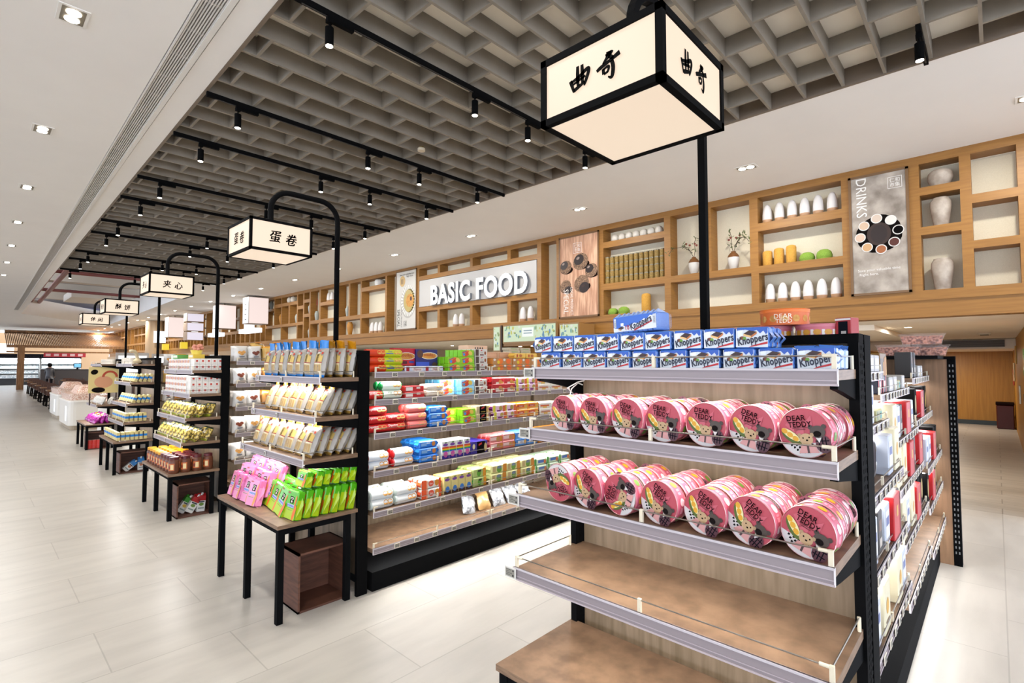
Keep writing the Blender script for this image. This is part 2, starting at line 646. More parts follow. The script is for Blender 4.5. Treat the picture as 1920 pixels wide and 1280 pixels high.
for a, c in zip(ys, ys[1:]):
    ym = (a + c) / 2
    run = None
    for d, e in list(zip(zs, zs[1:])) + [(9, 9)]:
        solid = d < 9 and not is_open(ym, (d + e) / 2)
        if solid and run is None: run = d
        if not solid and run is not None:
            mb.poly([(XW, a, run), (XW, c, run), (XW, c, last), (XW, a, last)], 'honey_wood'); run = None
        last = e
for yf, yn, zt, zb in OPEN:
    x1 = XW + DN
    mb.poly([(XW, yf, zb), (x1, yf, zb), (x1, yf, zt), (XW, yf, zt)], 'honey_wood')
    mb.poly([(XW, yn, zb), (x1, yn, zb), (x1, yn, zt), (XW, yn, zt)], 'honey_wood')
    mb.poly([(XW, yf, zb), (x1, yf, zb), (x1, yn, zb), (XW, yn, zb)], 'honey_wood_along')
    mb.poly([(XW, yf, zt), (x1, yf, zt), (x1, yn, zt), (XW, yn, zt)], 'honey_wood_along')
# beam below the lattice
mb.box(XW + .02, XW + .30, -9, 54, 2.28, 2.49, 'honey_wood_along')
mb.poly([(XW, -9, 2.49), (XW + .02, -9, 2.49), (XW + .02, 54, 2.49), (XW, 54, 2.49)], 'honey_wood_along')
structure(mb.build('wall_right'), 'honey wood lattice wall of open niches under the white ceiling')
mb = MB(); mb.box(XW + DN + .001, XW + DN + .06, -9, 54, 2.49, 4.3, 'niche_cream')
structure(mb.build('wall_niche_back'))

# ---- low zone behind the lattice wall and the corridor on the right
mb = MB()
mb.box(8.4, 22, -.4, 40, 2.28, 2.34, 'ceiling_beige')
mb.box(16.2, 19.6, -.35, 3, 2.05, 2.27, 'ceiling_beige')
structure(mb.build('ceiling_corridor'))
mb = MB(); mb.box(8.1, 19.7, -.45, -.33, 0, 2.4, 'corridor_wood')
structure(mb.build('wall_corridor_side'))
mb = MB(); mb.box(19.6, 19.7, -.33, 6, 0, 2.3, 'corridor_wood')
structure(mb.build('wall_corridor_end'))
mb = MB(); mb.box(13.6, 13.7, 2.6, 54, 0, 2.3, '#cdb896'); mb.box(13.6, 19.6, 2.5, 2.6, 0, 2.3, 'corridor_wood')
structure(mb.build('wall_shop_back'))
mb = MB(); mb.box(19.56, 19.6, .02, 6, 0, .12, '#4a5558')
structure(mb.build('baseboard_corridor'))
t = empty('air_grille', (16.18, .6, 2.12), 0, 'dark slatted air grille above the end of the wooden corridor', 'air vent')
b = MB(); b.box(-.02, 0, -.75, .95, -.03, .13, '#5d5850'); b.build('backing', t)
b = MB()
for k in range(6): b.box(-.035, -.02, -.75, .95, -.02 + .025 * k, -.01 + .025 * k, '#8d867a')
b.build('slats', t)
b = MB(); b.box(9.2, 14.0, 1.3, 2.4, 2.20, 2.28, 'ceiling_beige')
structure(b.build('trim_ceiling_step'))
b = MB(); b.box(0, .5, -.09, .09, -.03, 0, '#d9cdb8'); b.box(.03, .47, -.06, .06, -.035, -.03, '#4a453e')
tag(b.build('ceiling_hatch', None, (13.0, .15, 2.28)), 'small slotted vent panel in the corridor ceiling', 'vent')
t = empty('litter_bin', (18.92, -.13, 0), 0, 'dark red square litter bin at the end of the corridor', 'bin')
b = MB(); b.rbox(-.3, .3, -.17, .17, 0, .62, .02, '#5a1715'); b.build('body', t)
b = MB(); b.rbox(-.31, .31, -.18, .18, .62, .68, .01, '#2b1110'); b.box(-.2, .2, -.08, .08, .681, .684, '#111111'); b.build('lid', t)
POST = [('#cf6a35', 10.0, 1.86, .35, .3, 'orange'), ('#6f9a4e', 11.2, 1.72, .5, .42, 'green'), ('#d9ae3a', 16.0, 1.9, .5, .4, 'yellow'),
        ('#d9c9a6', 18.0, 1.5, .8, .45, 'cream'), ('#bf4a34', 18.8, 1.35, .5, .4, 'red'), ('#323a4e', 11.6, .98, .55, .45, 'navy'), ('#e8e4da', 14.2, 1.1, .3, .35, 'white')]
for c, x, z, w, h, n in POST:
    t = empty('wall_picture', (x, -.325, z), 0, n + ' picture fixed flat on the wooden corridor side wall', 'picture')
    b = MB(); b.box(-w / 2, w / 2, 0, .02, -h / 2, h / 2, c); b.build('panel', t)
    b = MB(); b.disc(plane((0, .021, 0), (1, 0, 0), (0, 0, 1)), 0, 0, w * .3, h * .3, '#e5dccb'); b.disc(plane((0, .022, 0), (1, 0, 0), (0, 0, 1)), 0, 0, w * .2, h * .18, '#c98a4e'); b.build('artwork', t)

for i, (x, y) in enumerate(((10.2, 1.0), (13.2, 1.4), (17.9, 1.2), (10.5, 4.5), (10.5, 8.5), (10.5, 12.5))):  # only the lamp near the end wall is real; the rest are added fill
    b = MB(); b.cyl((0, 0, -.004), (0, 0, 0), .06, 16, '#efe9df'); b.cyl((0, 0, -.008), (0, 0, -.004), .045, 16, '#fff2dce10')
    tag(b.build('corridor_downlight_and_fill', None, (x, y, 2.28 if x < 16 else 2.05)), f'small round ceiling downlight of the partly added corridor set, {nth(i)} from the opening', 'downlight')
    area_lamp('corridor_beam_and_fill', (x, y, 2.26 if x < 16 else 2.03), .12, .12, 48, (1, .93, .82))
# ================================================================== LAMPS
b = MB()
b.box(-.13, .13, -.09, .09, -.006, 0, '#f2efe9')
b.box(-.11, .11, -.07, .07, -.0065, -.005, '#8d8577')
fr = b.mesh('frame')
b = MB()
for s in (-1, 1): b.cyl((.052 * s, 0, -.012), (.052 * s, 0, -.006), .045, 16, '#fff6e6e14')
DL = Kind('recessed_downlight', 'ceiling light', None, [('frame', fr), ('lamp_lens', b.mesh('lens'))])
k = 0
for k in range(9):
    y = -.42 + 2.68 * k
    if k < 1: continue
    DL.put((.40 + .0115 * y, y, ZC), PI / 2, f'square twin downlight in the left soffit, {nth(k - 1)} from the camera', 'downlights of the left soffit')
    area_lamp('downlight_beam', (.40 + .0115 * y, y, ZC - .03), .18, .1, LIGHT_DOWN)
for k in range(20):
    y = -.34 + 2.675 * k
    DL.put((7.03 - .012 * min(y, 14), y, ZC), PI / 2, f'twin downlight in the white soffit beside the lattice wall, {nth(k)} from the right', 'downlights of the right soffit')
    area_lamp('downlight_beam', (7.03 - .012 * min(y, 14), y, ZC - .03), .18, .1, LIGHT_DOWN if k < 12 else 90)

SX = (1.73, 3.18, 3.93, 4.96)
b = MB(); b.cyl((0, 0, .135), (0, 0, 0), .031, 18, '#0d0d0d', caps=True); body = b.mesh('body')
b = MB(); b.cyl((0, 0, -.001), (0, 0, -.004), .026, 16, '#fff3dfe16'); lens = b.mesh('lens')
b = MB(); b.cyl((0, 0, .135), (0, 0, .185), .007, 8, '#0d0d0d'); b.box(-.022, .022, -.02, .02, .17, .2, '#0d0d0d'); st = b.mesh('stem')
b = MB(); b.box(-.02, .19, -.018, .018, .185, .215, '#0d0d0d'); ad = b.mesh('adapter')
TS = Kind('track_spotlight', 'spotlight', None, [('lamp_body', body), ('lens', lens), ('stem', st), ('adapter', ad)])
TROW = [.36, 3.5, 5.4, 6.61, 8.5, 9.72, 11.55, 12.74, 15.12, 16.33, 18.32]
for i, y in enumerate(TROW):
    b = MB(); b.box(xl(y) + .02 if i else 4.9, 5.55, y - .016, y + .016, 4.252, 4.296, '#171616')
    b.box(xl(y) + .1 if i else 4.95, 5.5, y - .006, y + .006, 4.249, 4.252, '#3a3a3a')
    tag(b.build('lighting_track'), f'black lighting track across the coffered ceiling, {nth(i)} track from the camera', 'lighting track', 'tracks under the coffered ceiling')
    for j, x in enumerate(SX):
        if i == 0 and j < 3: continue
        if i == 5 and j in (1,): continue
        TS.put((x + .006 * y, y, 4.036), 0, f'black cylinder spotlight, {nth(j if i else 0)} from the left on the {nth(i)} track', 'black track spotlights')
        spot_lamp('spot_beam', (x + .006 * y, y, 4.02), LIGHT_TRACK, R_(75))
b = MB(); b.cyl((0, 0, 0), (0, 0, .03), .045, 18, '#d9cdb8'); b.cyl((0, 0, .03), (0, 0, .05), .03, 12, '#8a7440')
tag(b.build('smoke_detector', None, (3.66, 4.95, 4.253)), 'small round beige smoke detector hanging below the coffered ceiling', 'smoke detector')

# ================================================================== LANTERNS ON ARCHED POSTS
NAMES = ['曲奇', '蛋卷', '夹心', '酥饼', '休闲']
DESC = ['largest, nearest', 'second', 'third', 'fourth', 'farthest']
def stroke(fn, pts, w, m, mb):
    """one brush stroke: points with widths, smooth ribbon"""
    n = len(pts)
    L = []; Rr = []
    for i, p in enumerate(pts):
        a = pts[max(i - 1, 0)]; c = pts[min(i + 1, n - 1)]
        dx, dy = c[0] - a[0], c[1] - a[1]
        l = math.hypot(dx, dy) or 1
        ww = w * (p[2] if len(p) > 2 else 1)
        L.append((p[0] - dy / l * ww, p[1] + dx / l * ww)); Rr.append((p[0] + dy / l * ww, p[1] - dx / l * ww))
    for i in range(n - 1):
        mb.mark(fn, [L[i], L[i + 1], Rr[i + 1], Rr[i]], m)
def bez(pts, k=5):
    out = []
    for i in range(len(pts) - 1):
        p0 = pts[max(i - 1, 0)]; p1 = pts[i]; p2 = pts[i + 1]; p3 = pts[min(i + 2, len(pts) - 1)]
        for q in range(k):
            t = q / k
            out.append(tuple(.5 * (2 * p1[c] + (p2[c] - p0[c]) * t + (2 * p0[c] - 5 * p1[c] + 4 * p2[c] - p3[c]) * t * t + (3 * p1[c] - p0[c] - 3 * p2[c] + p3[c]) * t ** 3) for c in range(3)))
    out.append(pts[-1])
    return out
# brush characters in a unit box (x right, y up), traced as strokes with widths
QU = [[(.06, .52, .9), (.14, .30, .9), (.22, .02, .5)], [(.10, .44, .7), (.5, .56, .9), (.84, .72, 1), (.9, .6, 1), (.78, .3, .9), (.70, .12, .5)],
      [(.40, .98, .8), (.40, .6, 1), (.42, .2, .8)], [(.60, .97, .8), (.62, .6, 1), (.62, .26, .8)], [(.20, .34, .6), (.5, .42, .7), (.76, .48, .6)],
      [(.22, .08, 1), (.5, .18, .9), (.72, .26, .7)]]
QI = [[(.54, .98, 1.3), (.52, .82, 1.2), (.40, .70, .8), (.28, .6, .4)], [(.40, .86, .6), (.62, .9, 1), (.70, .86, .8)], [(.52, .8, .8), (.66, .72, .9), (.72, .64, .5)],
      [(.02, .42, .8), (.2, .5, 1), (.6, .62, .9), (1.0, .76, 1.2)], [(.66, .6, .9), (.72, .36, 1), (.70, .1, 1), (.64, -.02, .8), (.5, .06, .3)],
      [(.30, .42, .8), (.32, .2, .8)], [(.30, .38, .6), (.5, .44, .7), (.54, .36, .7), (.48, .22, .6)], [(.33, .2, .6), (.5, .24, .6)]]
def brush(fn, chars, cx, cy, s, mb, m='#15120f'):
    for ch, ox in zip(chars, (-1, 1)):
        for st in ch:
            stroke(lambda x, y: fn(cx + ox * s * .62 + (x - .5) * s, cy + (y - .5) * s), bez(st), .082, m, mb)
LZ0, LZ1, LH = 2.505, 2.735, .225
for k, (yc, dx) in enumerate(((.885, 0), (3.98, 0), (7.13, .05), (10.40, .13), (13.65, .24))):
    t = empty('hanging_sign_lantern', (1.545 + dx, yc, 0), 0, DESC[k] + f' square paper lantern sign lettered {NAMES[k]} on a black arched post', 'lantern sign')
    b = MB(); w = .009 if k else .0115
    for sx in (-1, 1):
        for sy in (-1, 1):
            b.box(*sorted((sx * LH, sx * (LH - 2 * w))), *sorted((sy * LH, sy * (LH - 2 * w))), LZ0, LZ1, '#0f0d0d')
    for z in (LZ0, LZ1 - 2 * w):
        for s in (-1, 1):
            b.box(-LH, LH, *sorted((s * LH, s * (LH - 2 * w))), z, z + 2 * w, '#0f0d0d')
            b.box(*sorted((s * LH, s * (LH - 2 * w))), -LH, LH, z, z + 2 * w, '#0f0d0d')
    b.build('frame', t)
    q = LH - .006
    E = '#ffe4cae0.80'
    for nm, pts in (('front_panel', [(-q, -q), (q, -q)]), ('side_panel', [(-q, q), (-q, -q)]), ('rear_panel', [(q, q), (-q, q)]), ('side_panel', [(q, -q), (q, q)])):
        (xa, ya), (xb, yb) = pts
        b = MB(); b.add([(xa, ya, LZ0 + w), (xb, yb, LZ0 + w), (xb, yb, LZ1 - w), (xa, ya, LZ1 - w)], [(0, 1, 2, 3)], E)
        ux = Vector((xb - xa, yb - ya, 0)).normalized(); n = Vector((ux.y, -ux.x, 0))
        fn = plane(((xa + xb) / 2, (ya + yb) / 2, (LZ0 + LZ1) / 2), ux, (0, 0, 1), n, .0035)
        if k == 0:
            if nm != 'rear_panel': brush(fn, (QU, QI), -.01, 0, .085, b)
        else:
            for e in (0, .0022, .0044):
                b.text(fn, NAMES[k][0], .092, '#15120f', -.057 + e, -.003 - e / 2, .05, .9, .18)
                b.text(fn, NAMES[k][1], .092, '#15120f', .058 + e, -.012 - e / 2, .05, .9, .18)
        b.build(nm, t)
    b = MB(); b.poly([(-q, -q, LZ0 + .004), (q, -q, LZ0 + .004), (q, q, LZ0 + .004), (-q, q, LZ0 + .004)], '#ffe8cee0.72'); b.build('bottom_panel', t)
    b = MB(); b.poly([(-q, -q, LZ1 - .004), (q, -q, LZ1 - .004), (q, q, LZ1 - .004), (-q, q, LZ1 - .004)], '#e8dccb'); b.build('top_panel', t)
    xp = (2.12 if k == 0 else 2.09) - 1.545
    path = [(0, 0, LZ1 - .02), (0, 0, 2.88)] + [(.15 - .15 * math.cos(a), 0, 2.88 + .15 * math.sin(a)) for a in [PI / 2 * i / 7 for i in range(1, 8)]]
    path += [(xp - .15 + .15 * math.sin(a), 0, 2.88 + .15 * math.cos(a)) for a in [PI / 2 * i / 7 for i in range(0, 8)]] + [(xp, 0, .001)]
    b = MB(); b.tube(path, .021, 4 if k == 0 else 8, '#0d0d0f'); b.build('arched_post', t)

# ================================================================== GONDOLAS
STRIP = '#c3b6b8'


def local(m):  # matrix helper for parts built in end-cap coordinates (x depth from the front, y along the aisle)
    return m


def price_strip(along0, along1, front, z, h=.05, west=True):
    """ribbed ticket strip; front = coordinate of its face, looking towards -X (west) or -Y"""
    b = MB()
    def bx(f0, f1, a0, a1, z0, z1, m):
        if west: b.box(f0, f1, a0, a1, z0, z1, m)
        else: b.box(a0, a1, f0, f1, z0, z1, m)
    bx(front + .004, front + .010, along0, along1, z - h, z, '#a59a9b')
    bx(front, front + .008, along0, along1, z - .007, z, '#cfc8c9')
    bx(front, front + .008, along0, along1, z - h, z - h + .006, '#c4b8ba')
    bx(front + .002, front + .008, along0, along1, z - h + .014, z - h + .017, '#bfb3b5')
    bx(front + .001, front + .009, along0 - .001, along0 + .002, z - h, z, '#e6e0e0')
    bx(front + .001, front + .009, along1 - .002, along1 + .001, z - h, z, '#e6e0e0')
    return b


def guard_rail(a0, a1, front, back, z, west=True, posts=1, hgt=.042, side=True):
    b = MB()
    def P(f, a, zz): return (f, a, zz) if west else (a, f, zz)
    zt = z + hgt
    f = front + .014
    b.tube([P(f, a0 + .01, zt), P(f, a1 - .01, zt)], .0026, 6, '#c9c6c0m')
    if side:
        for a in (a0 + .01, a1 - .01):
            b.tube([P(f, a, zt), P(back, a, zt)], .0024, 6, '#c9c6c0m')
            b.cyl(P(back, a, z), P(back, a, zt + .003), .0055, 8, '#e6dcc6')
    n = posts + 1
    for i in range(n + 1):
        a = a0 + .01 + (a1 - a0 - .02) * i / n
        if west: b.box(f - .005, f + .005, a - .006, a + .006, z - .004, zt + .005, '#e6dcc6')
        else: b.box(a - .006, a + .006, f - .005, f + .005, z - .004, zt + .005, '#e6dcc6')
    for a, s in ((a0 + .01, 1), (a1 - .01, -1)):
        b.cyl(P(f, a, zt), P(f, a + .03 * s, zt), .0055, 8, '#e6dcc6')
    return b


def tag_mesh(w, h, west=True):
    b = MB()
    if west:
        b.rbox(-.004, 0, -w / 2, w / 2, -h / 2, h / 2, .0012, '#dedad2')
        fn = plane((-.0045, 0, 0), (0, -1, 0), (0, 0, 1))
    else:
        b.rbox(-w / 2, w / 2, -.004, 0, -h / 2, h / 2, .0012, '#e6ddcb')
        fn = plane((0, -.0045, 0), (1, 0, 0), (0, 0, 1))
    b.rect(fn, -w * .4, w * .4, -h * .36, h * .36, '#a39e92')
    fn2 = (lambda x, y: fn(x, y) + Vector((-.0004, 0, 0) if west else (0, -.0004, 0)))
    for r, (a, c) in enumerate(((-.34, .1), (-.34, -.05), (-.34, .2), (-.34, 0))):
        y = h * (.26 - .15 * r)
        b.rect(fn2, w * a, w * c, y - h * .02, y + h * .02, '#4c4841')
    b.rect(fn2, w * .2, w * .34, -h * .3, -h * .12, '#35322d')
    b.rect(fn2, w * .22, w * .34, h * .16, h * .3, '#35322d')
    return b.mesh('price_tag')


BIGTAG = tag_mesh(.062, .044)
TAGW = tag_mesh(.034, .03)
TAGS = tag_mesh(.05, .036, False)
SHELF_LAMPS = []


def endcap(y0, L, levels, dx, label, table=.5, tx=1.5, tags=BIGTAG, perforated=False, top=1.8, nlegs=True):
    """end-of-aisle display: levels = [(x front, z of the strip top)], facing the left aisle"""
    t = empty('end_display_rack', (0, 0, 0), 0, label, 'display rack', 'display racks along the left aisle')
    y1 = y0 + L
    # back board and uprights
    b = MB(); b.box(2.045 + dx, 2.06 + dx, y0 + .03, y1 - .03, .12, top - .03, 'back_wood'); b.build('back_panel', t)
    for yy in (y0 - .005, y1 - .025):
        b = MB()
        x0 = 1.985 + dx if perforated else 2.0 + dx
        xe = 2.205 + dx if perforated else 2.085 + dx
        if perforated:
            b.box(x0, x0 + .082, yy, yy + .03, 0, top, '#101012')
            b.box(x0 + .108, xe, yy, yy + .03, 0, top, '#101012')
            z = .0
            while z < top:
                b.box(x0 + .082, x0 + .108, yy + .002, yy + .028, z, z + .012, '#101012'); z += .027
            z = .1
            while z < top - .03:
                b.box(x0 + .03, x0 + .045, yy - .0008, yy, z, z + .014, '#060606')
                b.box(x0 + .055, x0 + .07, yy - .0008, yy, z, z + .014, '#060606'); z += .027
        else:
            b.box(x0, xe, yy, yy + .03, 0, top, '#101012')
        b.build('upright', t)
    b = MB(); b.box(1.99 + dx, 2.066 + dx, y0 - .006, y1 + .006, top - .03, top, '#101012'); b.build('top_rail', t)
    for i, (xf, z) in enumerate(levels):
        xf += dx
        b = MB(); b.box(xf + .012, 2.044 + dx, y0 + .004, y1 - .004, z - .034, z - .004, 'board_wood')
        sh = b.build('shelf', t)
        price_strip(y0, y1, xf, z, .05).build('price_strip', sh)
        guard_rail(y0, y1, xf, 1.96 + dx, z - .004).build('guard_rail', sh)
        for yy in (y0 + .006, y1 - .026):
            b = MB()
            b.add([(xf + .03, yy, z - .035), (2.0 + dx, yy, z - .035), (2.0 + dx, yy, z - .105), (xf + .1, yy, z - .07), (xf + .03, yy, z - .06),
                   (xf + .03, yy + .02, z - .035), (2.0 + dx, yy + .02, z - .035), (2.0 + dx, yy + .02, z - .105), (xf + .1, yy + .02, z - .07), (xf + .03, yy + .02, z - .06)],
                  [(0, 1, 2, 3, 4), (5, 6, 7, 8, 9), (0, 1, 6, 5), (1, 2, 7, 6), (2, 3, 8, 7), (3, 4, 9, 8), (4, 0, 5, 9)], '#161618')
            b.build('bracket', sh)
        b = MB(); b.box(xf + .03, xf + .06, y0 + .05, y1 - .05, z - .044, z - .035, '#d8d8d8')
        b.box(xf + .033, xf + .057, y0 + .05, y1 - .05, z - .0452, z - .0441, '#ffffffe9'); b.build('light_bar', sh)
        area_lamp('shelf_light', (xf + .05, (y0 + y1) / 2, z - .048), .03, L - .1, LIGHT_SHELF * L, (1, .97, .93), (0, R_(-22), 0))
        o = bpy.data.objects.new('price_tag', tags); COL.objects.link(o); o.parent = sh
        o.location = (xf - .001, y1 - (.0 if tags is BIGTAG else .05) - (.02 if tags is not BIGTAG else -.012), z - .026)
        if tags is not BIGTAG:
            o = bpy.data.objects.new('price_tag', tags); COL.objects.link(o); o.parent = sh
            o.location = (xf - .001, (y0 + y1) / 2 + .05, z - .026)
    # low table at the foot
    zt = table
    b = MB(); b.box(tx + dx - .01, 1.998 + dx, y0 - .01, y1 + .01, zt - .025, zt, 'board_wood'); tt = b.build('table_top', t)
    for yy in (y0, y0 + L / 2 - .02, y1 - .04):
        b = MB(); b.box(tx + dx, tx + dx + .04, yy, yy + .04, 0, zt - .025, '#17181a')
        b.box(tx + dx + .04, 1.95 + dx, yy, yy + .04, zt - .065, zt - .026, '#17181a')
        b.box(1.91 + dx, 1.95 + dx, yy, yy + .04, 0, zt - .065, '#17181a'); b.build('leg', t)
    b = MB(); b.box(tx + dx + .005, tx + dx + .035, y0 + .02, y1 - .02, zt - .06, zt - .026, '#17181a'); b.build('apron', t)
    return t


UY = (.33, 3.45, 6.55, 9.85, 13.1)
UL = 1.155
UNIT = ['tin', 'egg roll', 'cookie box', 'blue striped wafer', 'sweets']
LV = [
    [(1.70, 1.686), (1.67, 1.426), (1.60, 1.156), (1.58, .86)],
    [(1.69, 1.606), (1.66, 1.33), (1.58, 1.046)],
    [(1.69, 1.632), (1.67, 1.366), (1.63, 1.098), (1.60, .828)],
    [(1.69, 1.704), (1.67, 1.41), (1.63, 1.08), (1.60, .79)],
    [(1.69, 1.70), (1.64, .88)],
]
DX = (0, 0, .03, .07, .14)
endcap(UY[0], UL, LV[0], 0, 'nearest display rack, holding round pink tins under blue and white wafer packets', perforated=True)
endcap(UY[1], UL, LV[1], 0, 'display rack of egg roll bags above green and pink packs', table=.64, tx=1.43, tags=TAGW)
endcap(UY[2], 1.18, LV[2], DX[2], 'display rack with white boxes, golden snack bags and brown lidded jars', tags=TAGW)
endcap(UY[3], 1.2, LV[3], DX[3], 'display rack filled with blue banded wafer packs, fourth along the aisle', tags=TAGW)
endcap(UY[4], 1.2, LV[4], DX[4], 'farthest display rack, with a yellow sign and shiny purple bags', tags=TAGW)
# service cables hanging behind the nearest rack
b = MB(); b.tube([(2.03, 1.45, 1.60), (1.98, 1.44, 1.61), (1.93, 1.44, 1.585), (1.93, 1.45, 1.55), (1.99, 1.45, 1.54)], .003, 6, '#e8e8e6')
b.tube([(2.03, 1.44, 1.62), (1.95, 1.42, 1.615), (1.90, 1.44, 1.59), (1.98, 1.45, 1.545)], .003, 6, '#e8e8e6')
b.box(1.95, 2.0, 1.44, 1.46, 1.53, 1.55, '#e8e8e6')
tag(b.build('power_cable'), 'white looping power cables under the top shelf of the nearest rack', 'cable')


def gondola(yb, yf, bays, zs, label, name_top=1.72, tagx=None, end=None, lamps=True):
    """shelf run facing -Y: yb back panel, yf front of the strips, bays [x0, x1, ...], zs per bay list of levels"""
    t = empty('gondola_shelving', (0, 0, 0), 0, label, 'shelving', 'gondola shelving runs')
    b = MB(); b.box(bays[0], bays[-1], yb, yb + .02, .1, name_top, 'back_wood'); b.build('back_panel', t)
    b = MB(); b.box(bays[0] + .01, bays[-1], (yf if not isinstance(yf, list) else .38) + .02, yb, 0, .14, '#17181a'); b.build('plinth', t)
    for x in bays:
        b = MB(); b.box(x - .02, x + .02, yb - .03, yb, 0, name_top, '#101012' if x == bays[-1] else 'back_wood'); b.build('upright', t)
    for i in range(len(bays) - 1):
        x0, x1 = bays[i] + .005, bays[i + 1] - .005
        for j, z in enumerate(zs[i] if isinstance(zs[0], (list, tuple)) else zs):
            y = yf[i][j] if isinstance(yf, list) else yf
            b = MB(); b.box(x0, x1, y + .01, yb - .03, z - .034, z - .004, 'board_wood'); sh = b.build('shelf', t)
            price_strip(x0, x1, y, z, .046, False).build('price_strip', sh)
            guard_rail(x0, x1, y, yb - .06, z - .004, False, hgt=.036, side=False).build('guard_rail', sh)
            b = MB(); b.box(x0 + .03, x1 - .03, y + .03, y + .055, z - .044, z - .035, '#ffffffe9'); b.build('light_bar', sh)
            n = tagx or 5
            for q in range(n):
                o = bpy.data.objects.new('price_tag', TAGS); COL.objects.link(o); o.parent = sh
                o.location = (x0 + .06 + (x1 - x0 - .12) * (q + .5 + .25 * math.sin(q * 7 + j * 3 + i)) / n, y - .0005, z - .023)
            if lamps: area_lamp('shelf_light', ((x0 + x1) / 2, y + .05, z - .048), x1 - x0 - .08, .03, LIGHT_SHELF * (1.2 if yb > 1 else .8), (1, .99, .97), (R_(22), 0, 0))
    return t


G2Z = [1.64, 1.43, 1.175, .89, .59, .32]
gondola(4.0, 3.42, [2.115, 3.35, 4.60, 5.85], G2Z, 'long biscuit gondola seen between the egg roll rack and the pink tin rack')
G3Z = [1.735, 1.47, 1.195, .888, .575, .3]
gondola(7.15, 6.50, [2.17, 3.42, 4.67, 5.92], G3Z, 'gondola with white cookie bags behind the egg roll rack')
gondola(10.4, 9.85, [2.25, 3.50, 4.75], [1.68, 1.4, 1.1, .8, .5], 'gondola behind the rack of white boxes and brown lidded jars')
G1Z = [[1.66, 1.41, 1.165, .88, .58], [1.535, 1.265, 1.03, .75, .45], [1.60, 1.30, .975, .70, .4]]
G1Y = [[.445, .425, .37, .36, .35], [.455, .41, .385, .37, .36], [.43, .415, .36, .36, .35]]
g1 = gondola(.90, G1Y, [2.21, 3.40, 4.60, 5.76], G1Z, 'gondola of gift tins and boxes on the right, behind the pink tins', tagx=8)
b = MB(); b.box(5.775, 5.80, .30, .9, 0, 1.74, 'end_wood'); b.build('end_panel', g1)
b = MB()
b.box(5.77, 5.86, .255, .31, 0, 1.76, '#101012'); b.box(5.76, 5.86, .255, .95, 1.74, 1.765, '#101012')
z = .1
while z < 1.7:
    b.box(5.768, 5.7695, .268, .276, z, z + .02, '#8d8d8d'); b.box(5.768, 5.7695, .290, .298, z, z + .02, '#8d8d8d'); z += .045
b.build('end_upright', g1)
b = MB(); b.box(2.10, 2.42, .37, .95, 1.772, 1.80, '#101012'); b.box(2.21, 2.42, .945, .96, 1.66, 1.8, '#101012'); b.build('top_board', g1)

# ================================================================== GOODS
def front(d, lift=.0006, z0=0):
    return lambda x, y: Vector((x, -d / 2 - lift, y + z0))


def pouch(b, w, h, t, m, seed=0, nu=10, nv=10, z0=0, flare=0, seal=.06, puff=1.0, amp=.004):
    """pillow bag standing on its lower seal; returns a surface map for its printed front"""
    rnd = random.Random(seed)
    off = {(i, j): rnd.uniform(-amp, amp) for i in range(nu + 1) for j in range(nv + 1)}

    def shape(u, v):
        x = (u - .5) * w * (1 - .06 * math.sin(PI * v) + flare * (v - .5))
        e = min(v / max(seal, 1e-3), (1 - v) / max(seal, 1e-3), 1)
        e = max(e, 0)
        th = t / 2 * (max(0, 1 - abs(2 * u - 1) ** 2.6) ** .6) * (math.sin(PI * min(max(v, .02), .98)) ** .45) * (e ** .5) * puff
        return x, th, z0 + h * v

    def ff(u, v):
        x, th, z = shape(u, v)
        return (x, -th - off[(round(u * nu), round(v * nv))] * (1 if 0 < v < 1 else 0), z)

    def fb(u, v):
        x, th, z = shape(u, v)
        return (x, th + (.0005 if 0 < v < 1 else 0), z)
    b.grid(ff, nu, nv, m)
    b.grid(fb, nu, nv, m)

    def surf(x, y):
        u = min(max(x / w + .5, 0), 1); v = min(max((y - z0) / h, 0), 1)
        xx, th, z = shape(u, v)
        return Vector((xx, -th - amp - .0008, z))
    return surf


def flow_pack(b, w, h, d, c, c2=None, fins='x'):
    """wrapped block with crimped end fins"""
    b.rbox(-w / 2, w / 2, -d / 2, d / 2, 0, h, min(w, h, d) * .16, c)
    c2 = c2 or c
    if fins == 'x':
        for s in (-1, 1):
            x = s * w / 2
            b.add([(x - s * .003, -d * .42, h * .2), (x - s * .003, d * .42, h * .2), (x + s * .012, d * .46, h * .48), (x + s * .012, -d * .46, h * .48),
                   (x - s * .003, -d * .42, h * .8), (x - s * .003, d * .42, h * .8), (x + s * .012, d * .46, h * .52), (x + s * .012, -d * .46, h * .52)],
                  [(0, 1, 2, 3), (4, 5, 6, 7), (2, 3, 7, 6)], c2)
    return front(d)


